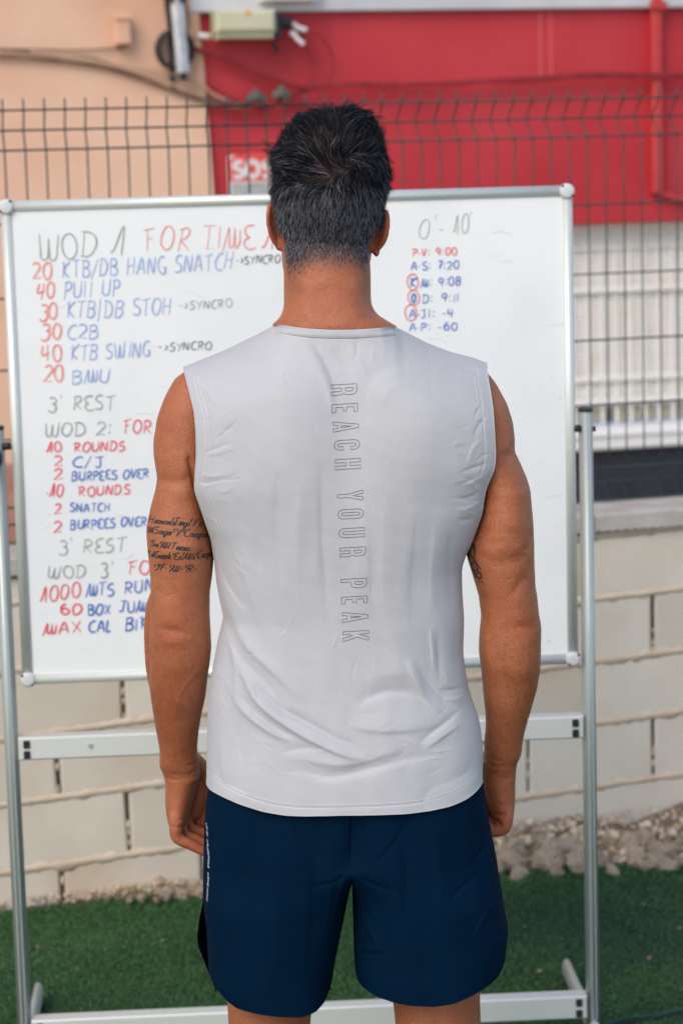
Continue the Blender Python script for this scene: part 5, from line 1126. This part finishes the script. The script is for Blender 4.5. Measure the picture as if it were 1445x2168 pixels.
for dx in (19, 27):
    stitches([(388+dx+4, 800), (401+dx, 838), (413+dx, 880), (417+dx, 920), (418+dx, 965), (415+dx, 1000), (415+dx, 1030), (425+dx, 1062), (437+dx, 1095), (447+dx, 1125)])
for dx in (17, 25):
    stitches([(1028-dx, 800), (1034-dx, 835), (1040-dx, 880), (1044-dx, 925), (1045-dx, 960), (1042-dx, 985), (1030-dx, 1008), (1022-dx, 1035), (1016-dx, 1060)])
for dy in (20, 28): stitches([(443, 1661-dy), (480, 1688-dy), (515, 1705-dy), (560, 1720-dy), (605, 1729-dy), (650, 1732-dy), (720, 1731-dy), (800, 1729-dy), (860, 1725-dy), (905, 1718-dy), (950, 1705-dy), (985, 1687-dy), (1008, 1664-dy)])
stitches([(578, 705), (625, 713), (660, 717), (700, 719), (740, 719), (780, 717), (815, 712), (845, 705)])
so = sti.build('stitching', M['thread'], shirt); so['kind'] = 'stuff'
# lettering down the spine, outlines only
def rr_(x0, y0, x1, y1, r_, n=5):        # rounded box
    o_ = []
    for cx, cy, a0 in ((x1-r_, y1-r_, 90), (x0+r_, y1-r_, 180), (x0+r_, y0+r_, 270), (x1-r_, y0+r_, 360)):
        o_ += [(cx+r_*math.cos(math.radians(t)), cy+r_*math.sin(math.radians(t))) for t in np.linspace(a0-90, a0, n)]
    return o_
def rcap(cx, y, r_, a0, a1, ry=None): return [(cx+r_*math.cos(math.radians(t)), y+(ry or r_)*math.sin(math.radians(t))) for t in np.linspace(a0, a1, 8)]
OUTL = {
 'E': [[(0, 0), (3.9, 0), (3.9, 1.4), (1.5, 1.4), (1.5, 4.3), (3.3, 4.3), (3.3, 5.7), (1.5, 5.7), (1.5, 8.6), (3.9, 8.6), (3.9, 10), (0, 10)]],
 'H': [[(0, 0), (1.5, 0), (1.5, 4.3), (2.9, 4.3), (2.9, 0), (4.4, 0), (4.4, 10), (2.9, 10), (2.9, 5.7), (1.5, 5.7), (1.5, 10), (0, 10)]],
 'A': [[(0, 0), (1.4, 0), (1.7, 1.9), (3.1, 1.9), (3.4, 0), (4.8, 0), (3.2, 10), (1.6, 10)], [(1.9, 3.2), (2.9, 3.2), (2.4, 7.6)]],
 'Y': [[(1.6, 0), (3.1, 0), (3.1, 4), (4.7, 10), (3.2, 10), (2.35, 5.8), (1.5, 10), (0, 10), (1.6, 4)]],
 'K': [[(0, 0), (1.5, 0), (1.5, 2.8), (2.0, 3.8), (3.2, 0), (4.8, 0), (2.9, 5.5), (4.7, 10), (3.1, 10), (1.5, 6), (1.5, 10), (0, 10)]],
 'U': [[(0, 10)]+rcap(2.2, 2.2, 2.2, 180, 360)+[(4.4, 10), (2.9, 10)]+rcap(2.2, 2.2, .7, 360, 180)+[(1.5, 10)]],
 'O': [rr_(0, 0, 4.4, 10, 2.1), rr_(1.5, 1.4, 2.9, 8.6, .68)],
 'C': [[(4.4, 3.6)]+rcap(2.2, 2.2, 2.2, 0, -180)+rcap(2.2, 7.8, 2.2, 180, 0)+[(4.4, 6.4), (2.9, 6.4)]+rcap(2.2, 7.9, .7, 0, 180)+rcap(2.2, 2.1, .7, 180, 360)+[(2.9, 3.6)]],
 'R': [[(0, 0), (1.5, 0), (1.5, 4.2), (2.3, 4.2), (2.9, 3.6), (2.9, .7), (3.1, 0), (4.6, 0), (4.4, .8), (4.4, 3.8), (3.7, 4.9), (4.4, 6), (4.4, 8.3), (3.9, 9.5), (2.9, 10), (0, 10)], [(1.5, 5.5), (2.4, 5.5), (2.9, 6.1), (2.9, 8), (2.4, 8.6), (1.5, 8.6)]],
 'P': [[(0, 0), (1.5, 0), (1.5, 4), (2.9, 4), (3.9, 4.5), (4.4, 5.6), (4.4, 8.4), (3.9, 9.5), (2.9, 10), (0, 10)], [(1.5, 5.4), (2.4, 5.4), (2.9, 5.9), (2.9, 8.1), (2.4, 8.6), (1.5, 8.6)]]}
for ch, ya, yb, bx in [('R', 45, 142, 40), ('E', 200, 275, 46), ('A', 338, 428, 54), ('C', 485, 572, 63), ('H', 635, 725, 71), ('Y', 885, 977, 90), ('O', 1033, 1117, 93), ('U', 1183, 1265, 101), ('R', 1335, 1418, 108), ('P', 1583, 1665, 117), ('E', 1724, 1788, 122), ('A', 1845, 1935, 128), ('K', 1997, 2087, 134)]:
    wch = max(p[0] for l in OUTL[ch] for p in l); s = MB()
    for l in OUTL[ch]:
        l = l+[l[0]]; q = []
        for (p0, p1) in zip(l[:-1], l[1:]):
            m_ = max(1, int(math.hypot(p1[0]-p0[0], p1[1]-p0[1])/1.2)); q += [(p0[0]+(p1[0]-p0[0])*t/m_, p0[1]+(p1[1]-p0[1])*t/m_) for t in range(m_)]
        q.append(l[-1])
        pp = [(690+(bx+b_*20.2)/3.738+.0*a_, 800+(ya+12+(yb-ya-10)*a_/wch-b_*1.15)/3.738) for a_, b_ in q]
        a_, b_ = lay(bt_s, pp, .0004)
        if len(a_) > 1: ribbon(s, a_, b_, .00085, False)
    s.build('printed_letter', M['print'], shirt)

# ---- shorts
sh = bpy.data.objects.new('shorts', None); COL.objects.link(sh); sh.location = (0, YB, zof(1700)); put(sh, man)
sfolds = [([(735, 1850), (700, 1870), (650, 1880)], 5, -2*mm, 'g'), ([(752, 1850), (790, 1875), (840, 1890)], 5, -2*mm, 'g'), ([(748, 1830), (775, 1900), (800, 1960)], 5, 2.4*mm, 'g'), ([(738, 1835), (715, 1900), (700, 1970)], 5, 2.2*mm, 'g'), ([(620, 1735), (640, 1790), (690, 1830)], 8, -1.8*mm, 'g'), ([(860, 1735), (830, 1790), (790, 1830)], 8, -1.8*mm, 'g'), ([(1040, 1760), (1020, 1800), (985, 1840)], 5, -2*mm, 'g'), ([(1060, 1900), (1030, 1930), (1000, 1990)], 6, 2*mm, 'g'), ([(450, 1960), (470, 2010), (480, 2070)], 6, 1.8*mm, 'g'), ([(560, 2060), (570, 2100), (575, 2130)], 6, 1.6*mm, 'g'), ([(900, 2060), (905, 2090), (905, 2115)], 6, 1.6*mm, 'g'), ([(743, 1690), (743, 1750), (743, 1835)], 5, -3.5*mm, 'g'), ([(743, 1740), (743, 1800), (742, 1850)], 30, -7*mm, 'g'),
 ([(948, 1911), (978, 1880), (1012, 1850)], 5, -2*mm, 'g'), ([(749, 2019), (780, 2021), (818, 2022)], 4, -2*mm, 'g'), ([(752, 2008), (785, 2008), (815, 2014)], 6, 2*mm, 'g'), ([(984, 1942), (1000, 1955), (1015, 1968)], 4, -1.5*mm, 'g'),
 ([(770, 1940), (785, 1980), (806, 2020)], 6, 2*mm, 'g'), ([(795, 1900), (810, 1960), (820, 2040)], 10, -2*mm, 'g'), ([(600, 1700), (590, 1800), (585, 1950), (590, 2090)], 26, 2.5*mm, 'g'), ([(540, 1720), (530, 1850), (535, 2000)], 22, -2.2*mm, 'g'),
 ([(660, 1750), (665, 1850), (660, 1980), (650, 2080)], 20, -2.5*mm, 'g'), ([(480, 1750), (470, 1850), (480, 2000)], 14, 2*mm, 'g'), ([(700, 1780), (700, 1880), (690, 1990)], 10, 2*mm, 'g'),
 ([(850, 1740), (860, 1850), (850, 2000)], 24, -2.5*mm, 'g'), ([(920, 1740), (930, 1850), (935, 2060)], 26, 2.5*mm, 'g'), ([(1000, 1730), (1010, 1830), (1030, 1950)], 14, -2.4*mm, 'g'), ([(1025, 1800), (1040, 1880), (1050, 1980)], 7, 2*mm, 'g'),
 ([(980, 1700), (1000, 1760), (1015, 1800)], 8, 2*mm, 'g'), ([(450, 1720), (448, 1800), (446, 1880)], 6, -1.5*mm, 'g'), ([(870, 1990), (900, 2050), (905, 2110)], 12, -1.5*mm, 'g'),
 ([(455, 2050), (490, 2097), (550, 2122), (640, 2126), (690, 2090)], 2.2, -.4*mm, 'g'), ([(758, 2052), (795, 2078), (870, 2104), (920, 2108), (990, 2084), (1048, 2040)], 2.2, -.4*mm, 'g')]
sheets = {}
for side, xl_, xr_, xlf, xrf, hb, hf in ((-1, oL, iL, oLf, iL, hL, hLf), (1, iR, oR, iR, oR, hR, hRf)):
    for front in (False, True):
        nu2, nv2 = (150, 230) if not front else (70, 110)
        zt_ = zof(1640); tz = lambda x_: np.full(np.shape(x_), zt_)
        Xs, Zs = grid_xz(xlf if front else xl_, xrf if front else xr_, tz, hf if front else hb, nu2, nv2)
        Ys = shorts_y(Xs, Zs, side, front); P = np.stack([Xs, Ys, Zs], -1).reshape(-1, 3)
        o_ = sculpt(P, None, sfolds, cloth=True)*1.2 if not front else np.zeros(len(P))
        ew = np.clip(np.minimum(np.arange(nu2+1), nu2-np.arange(nu2+1))/8, 0, 1)[None, :]*np.ones((nv2+1, 1))
        if not front:
            e2 = ew.copy(); e2[:, -9:] = 1 if side < 0 else e2[:, -9:]; 
            if side < 0: up = Zs[:, -1] > zof(1835); ew[:, -9:] = np.where(up[:, None], 1, ew[:, -9:])
            else: up = Zs[:, 0] > zof(1835); ew[:, :9] = np.where(up[:, None], 1, ew[:, :9])
        o_ = o_+vnoise(P[:, 0], P[:, 2], [(47, 6, .7*side, 1), (96, 12, 2.1, .6), (210, 29, 1.2, .15)], .0009)
        P[:, 1] -= (1 if not front else -1)*o_*ew.ravel()
        mesh('back_panel' if not front else 'front_panel', P, quads(nu2, nv2, front), M['shorts'], sh, True)
        sheets[(side, front)] = P.reshape(nv2+1, nu2+1, 3); rim(P.reshape(nv2+1, nu2+1, 3)[0, ::2], 'hem_edge', sh, M['shorts'], .0010)
    ix = -1 if side < 0 else 0           # inner leg wall joins back and front panel
    A_, B_ = sheets[(side, False)][:, ix], sheets[(side, True)][:, ix]; zz = np.linspace(max(A_[0, 2], B_[0, 2]), zof(1700), 80)
    ga = np.array([[np.interp(q, A_[:, 2], A_[:, k]) for k in range(3)] for q in zz]); gb = np.array([[np.interp(q, B_[:, 2], B_[:, k]) for k in range(3)] for q in zz])
    V = []
    for t in np.linspace(0, 1, 9):
        row = ga*(1-t)+gb*t; row[:, 0] += -side*.0*math.sin(math.pi*t); V.append(row)
    mesh('inner_leg', np.vstack(V), quads(79, 8), M['shorts'], sh, True)
s = MB(); s.tube([(XB+.185*math.cos(a_), SYC+.10*math.sin(a_), zof(1640)) for a_ in np.linspace(0, 2*math.pi, 40)], .006, 8, cap=False); s.build('waistband', M['shorts'], sh, True)
bt_h = tree_of(sheets[(-1, False)].reshape(-1, 3), quads(150, 230))
s = MB(); r_ = np.random.default_rng(3)
y_ = 1742
while y_ < 1905:                          # white side print, seen edge on and unreadable
    cx = 437.5+3.2*math.sin((y_-1740)/165*math.pi)+(1 if y_ > 1800 else 0)
    if not (1768 < y_ < 1776 or 1838 < y_ < 1846):
        q = [(cx+r_.uniform(-1.6, .2), y_), (cx+r_.uniform(0, 2.6), y_+r_.uniform(-.5, 3.5)), (cx+r_.uniform(-1, 2), y_+r_.uniform(2, 5))]
        a_, b_ = lay(bt_h, q, .0006)
        if len(a_) > 1: ribbon(s, a_, b_, .0012, False)
    y_ += r_.uniform(2.2, 4.6)
s.build('side_print', M['print_white'], sh)

# ---- tattoos
px_, py_ = proj(co); fm = np.array([p.vertices[:] for p in bme.polygons if len(p.vertices) == 4], dtype=np.int32) if False else None
npoly = len(bme.polygons); lt = np.empty(npoly, np.int32); bme.polygons.foreach_get('loop_total', lt); lsx = np.empty(npoly, np.int32); bme.polygons.foreach_get('loop_start', lsx)
lv = np.empty(len(bme.loops), np.int32); bme.loops.foreach_get('vertex_index', lv)
q4 = lt == 4; fm = lv[lsx[q4][:, None]+np.arange(4)]
c_ = co[fm].mean(1); cpx, cpy = proj(c_)
k_ = (c_[:, 1] < 3.50) & (((cpx > 295) & (cpx < 465) & (cpy > 1060) & (cpy < 1240)) | ((cpx > 970) & (cpx < 1060) & (cpy > 1110) & (cpy < 1260)))
ff = fm[k_]; un, inv = np.unique(ff, return_inverse=True); bt_b = tree_of(co[un], inv.reshape(-1, 4))
s = MB()
for txt, x0, x1, y0, y1, h, sd in [('Hermanos', 313, 372, 1106, 1112, 15, 1), ('Tengo', 366, 400, 1111, 1114, 16, 2), ('Yo', 404, 427, 1114, 1113, 16, 3), ('Mi', 313, 324, 1127, 1128, 13, 4), ('Sangre', 325, 362, 1129, 1133, 15, 5), ('Y', 368, 382, 1135, 1136, 17, 6), ('Corazon', 388, 438, 1135, 1138, 15, 7),
        ('Son', 319, 335, 1155, 1158, 12, 8), ('Mi', 340, 358, 1160, 1161, 15, 9), ('Tesoro', 360, 400, 1162, 1166, 14, 10), ('Los', 313, 326, 1177, 1179, 13, 11), ('Guardo', 326, 360, 1180, 1183, 14, 12), ('En', 367, 384, 1184, 1184, 14, 13), ('Mi', 388, 412, 1184, 1184, 15, 14), ('Corazon', 416, 452, 1183, 1176, 15, 15),
        ('J.', 328, 340, 1207, 1208, 13, 16), ('F.', 338, 350, 1208, 1208, 13, 17), ('M.', 360, 386, 1210, 1211, 15, 18), ('R.', 393, 415, 1211, 1211, 15, 19)]:
    st_ = layout(txt, x0, x1, h, .12, sd, .42, -.35)
    kx = h/16                            # flourish on the capital
    st_ += [np.array([(4.5*kx, 15*kx), (1*kx, 13*kx), (0, 10*kx), (2*kx, 9*kx)])]
    for st in st_:
        st = curve(st, 4) if len(st) < 8 else st
        pp = np.stack([x0+st[:, 0], y0+(y1-y0)*st[:, 0]/(x1-x0)-st[:, 1]], 1); a_, b_ = lay(bt_b, dense(pp), .00035)
        if len(a_) > 1: ribbon(s, a_, b_, .0017)
s.build('script_tattoo', M['tattoo'], bo)
s = MB()
for pts in [[(990, 1140), (997, 1150), (1003, 1165), (1000, 1180), (993, 1172), (998, 1160)], [(986, 1158), (992, 1172), (1004, 1188), (1012, 1204), (1004, 1208), (998, 1196), (1004, 1190)], [(992, 1178), (998, 1200), (1010, 1220), (1018, 1222), (1016, 1212), (1008, 1214)], [(988, 1168), (995, 1190), (1002, 1212), (1012, 1224), (1023, 1234)], [(996, 1148), (1004, 1156), (1006, 1172), (1002, 1190)], [(1000, 1184), (1008, 1190), (1012, 1198), (1018, 1206)], [(999, 1206), (1006, 1216), (1004, 1224)], [(994, 1150), (990, 1162), (996, 1174)], [(1005, 1196), (1014, 1212), (1021, 1226)]]:
    a_, b_ = lay(bt_b, dense(curve(pts, 6)), .00035)
    if len(a_) > 1: ribbon(s, a_, b_, .0022)
s.build('swirl_tattoo', M['tattoo'], bo)

# ---- eyes, lips, shoes (turned away from the camera or below the frame)
for sgn in (-1, 1):
    for nm, r_, dy, m_ in (('eye', .0125, .083, 'eye'),):
        lo = Loft(); lo.ball(hp(sgn*.032, 436, dy), (r_, r_, r_), 12); e = mesh('eye', lo.v, lo.f, M['eye'], bo, True)
        lo = Loft(); lo.ball(hp(sgn*.032, 436, dy+.0085), (.0062, .0048, .0062), 8); mesh('iris', lo.v, lo.f, M['iris'], e, True) if False else None
for sgn, cx in ((-1, 580), (1, 913)):
    c0 = W(cx, 2790, YB); lo = Loft(); R_ = []
    for z_, rx, rb, rf in [(.022, .046, .075, .20), (.03, .049, .080, .205), (.05, .048, .080, .19), (.07, .044, .075, .13), (.09, .040, .068, .075), (.105, .040, .062, .060)]: R_.append((c0[0], YB-.005, z_, rx, rb, rf))
    lo.rings(R_, 32); so_ = mesh('shoe', lo.v, lo.f, M['shoe'], man, True)
    lo = Loft(); lo.rings([(c0[0], YB-.005, .001, .047, .078, .205), (c0[0], YB-.005, .021, .051, .083, .212), (c0[0], YB-.005, .0225, .049, .080, .206)], 32); mesh('sole', lo.v, lo.f, M['sole'], so_, False)

# ---- hair
def hair():
    k = np.nonzero((hairm > .02) & (co[:, 2] > zof(660)))[0]
    nrm = nr; allv = []; allf = []; allm = []; base = 0
    cpx_, cpy_ = proj(co)
    def strands(idx, L_, seg, w0, lift, tangw, grey, clump, seed):
        nonlocal base
        r = np.random.default_rng(seed); N = len(idx)
        p = co[idx]+r.normal(0, .0011, (N, 3)); n_ = nrm[idx].copy(); n_ += r.normal(0, .10, (N, 3)); n_ /= np.linalg.norm(n_, axis=1)[:, None]
        X, Y = cpx_[idx], cpy_[idx]; dx, dy = X-742, Y-338; rad = np.hypot(dx, dy)+1e-6; dx, dy = dx/rad, dy/rad
        sw = np.radians(np.interp(rad, [0, 40, 120, 220], [75, 50, 20, 5])); sw = sw*np.where(Y > 380, .3, 1)
        sw = sw+.5*np.sin(X*.05+Y*.03+1)+.35*np.sin(Y*.07-X*.03)
        ddx, ddy = dx*np.cos(sw)-dy*np.sin(sw), dx*np.sin(sw)+dy*np.cos(sw)
        low = sm(Y, 350, 430); ddx, ddy = ddx*(1-low)+.25*dx*low, ddy*(1-low)+1.0*low
        up = np.clip(-ddy, 0, 1); t3 = np.stack([ddx, .9*up, -ddy], 1)+r.normal(0, .22, (N, 3)); t3[:, 2] += .25*(1-low)
        t3 -= n_*(t3*n_).sum(1)[:, None]; t3 /= np.linalg.norm(t3, axis=1)[:, None]+1e-9
        L_ = L_*r.uniform(.7, 1.15, N)*(1-.38*sm(np.abs(X-697), 55, 115)*sm(-Y, -345, -300))
        lift = lift*r.uniform(.75, 1.3, N)
        T_ = np.linspace(0, 1, seg+1)
        pts = p[:, None, :]+L_[:, None, None]*(n_[:, None, :]*(lift[:, None, None]*(T_-.25*T_**2)[None, :, None])+t3[:, None, :]*(tangw*(T_**1.15))[None, :, None])
        pts[:, :, 2] -= (L_[:, None]*.10*T_[None, :]**2)
        if clump:
            C_ = r.choice(N, clump, replace=False); cp = p[C_]
            d2 = ((p[:, None, :]-cp[None, :, :])**2).sum(2); near = d2.argmin(1)
            cj = r.normal(0, .18, (clump, 1, 3))*L_[C_][:, None, None]*T_[None, :, None]; cj[:, :, 2] += np.abs(cj[:, :, 2])*.3; tip = (pts[C_]+cj)[near]; tw = (T_**1.6)[None, :, None]*r.uniform(.45, .95, N)[:, None, None]; pts = pts*(1-tw)+tip*tw
            pts[:, :, :] += r.normal(0, .0010, (N, 1, 3))*T_[None, :, None]
        side = np.cross(pts[:, -1]-pts[:, 0], r.normal(0, 1, (N, 3))); side /= np.linalg.norm(side, axis=1)[:, None]+1e-9
        wd = (w0*(1-.75*T_))[None, :, None]*r.uniform(.7, 1.3, N)[:, None, None]
        A, B = pts-side[:, None, :]*wd, pts+side[:, None, :]*wd
        v = np.stack([A, B], 2).reshape(N, -1, 3); ne = 2*(seg+1)
        q = np.array([(2*i, 2*i+1, 2*i+3, 2*i+2) for i in range(seg)])
        f = (q[None]+(np.arange(N)*ne)[:, None, None]).reshape(-1, 4)+base
        g = r.random(N); mi = np.where(g < grey, 2, np.where(g < grey+.2, 1, 0)).repeat(seg)
        allv.append(v.reshape(-1, 3)); allf.append(f); allm.append(mi); base += N*ne
    pz = pyz[k]; r = np.random.default_rng(11)
    def pick(mask, N):
        kk = k[mask]; w_ = hairm[kk]**1.5; return r.choice(kk, N, p=w_/w_.sum())
    Lf = lambda py: np.interp(py, [240, 300, 350, 400, 450, 500, 560], [.027, .028, .026, .015, .009, .0065, .0045])
    i1 = pick(pz < 345+r.uniform(0, 60, len(pz)), 23000); strands(i1, Lf(pyz[i1]), 6, .00016, np.full(len(i1), .46), .9, .02, 420, 1)
    i1 = pick((pz >= 320) & (pz < 410), 12000); strands(i1, Lf(pyz[i1]), 4, .00016, np.full(len(i1), .50), .85, .10, 300, 2)
    i1 = pick((pz >= 385) & (pz < 470+r.uniform(0, 60, len(pz))), 17000); strands(i1, Lf(pyz[i1]), 2, .00016, np.full(len(i1), .45), .85, .34, 0, 3)
    i1 = pick((pz >= 470-r.uniform(0, 60, len(pz))), 22000); strands(i1, Lf(pyz[i1]), 1, .00015, np.full(len(i1), .40), .9, .40, 0, 4)
    i1 = pick(pz < 300, 150); strands(i1, Lf(pyz[i1])*1.3, 6, .00010, np.full(len(i1), .8), .7, .3, 0, 5)
    mesh('hair', np.vstack(allv), np.vstack(allf), [M['hair_dark'], M['hair_mid'], M['hair_grey']], bo, True, mi=np.concatenate(allm))
hair()
def arm_hair(N=5200):
    cx, cy = proj(co); m = ((cx > 300) & (cx < 450) | (cx > 985) & (cx < 1150)) & (cy > 880) & (cy < 1640) & (co[:, 1] < 3.53)
    k = np.nonzero(m)[0]; w_ = .25+sm(cy[k], 1250, 1420); r = np.random.default_rng(21); i = r.choice(k, N, p=w_/w_.sum())
    n_ = nr[i]; t = np.stack([r.normal(0, .6, N), r.normal(0, .3, N), -np.ones(N)], 1); t -= n_*(t*n_).sum(1)[:, None]; t /= np.linalg.norm(t, axis=1)[:, None]+1e-9
    L_ = r.uniform(.004, .010, N)[:, None]; p0 = co[i]; p1 = p0+L_*(.22*n_+.5*t); p2 = p0+L_*(.25*n_+1.0*t)
    sd = np.cross(t, n_); wd = .00006
    v = np.stack([p0-sd*wd, p0+sd*wd, p1-sd*wd*.8, p1+sd*wd*.8, p2-sd*wd*.3, p2+sd*wd*.3], 1).reshape(-1, 3)
    f = (np.array([(0, 1, 3, 2), (2, 3, 5, 4)])[None]+(np.arange(N)*6)[:, None, None]).reshape(-1, 4)
    o = mesh('arm_hair', v, f, M['hair_mid'], bo, True); o['kind'] = 'stuff'
arm_hair()
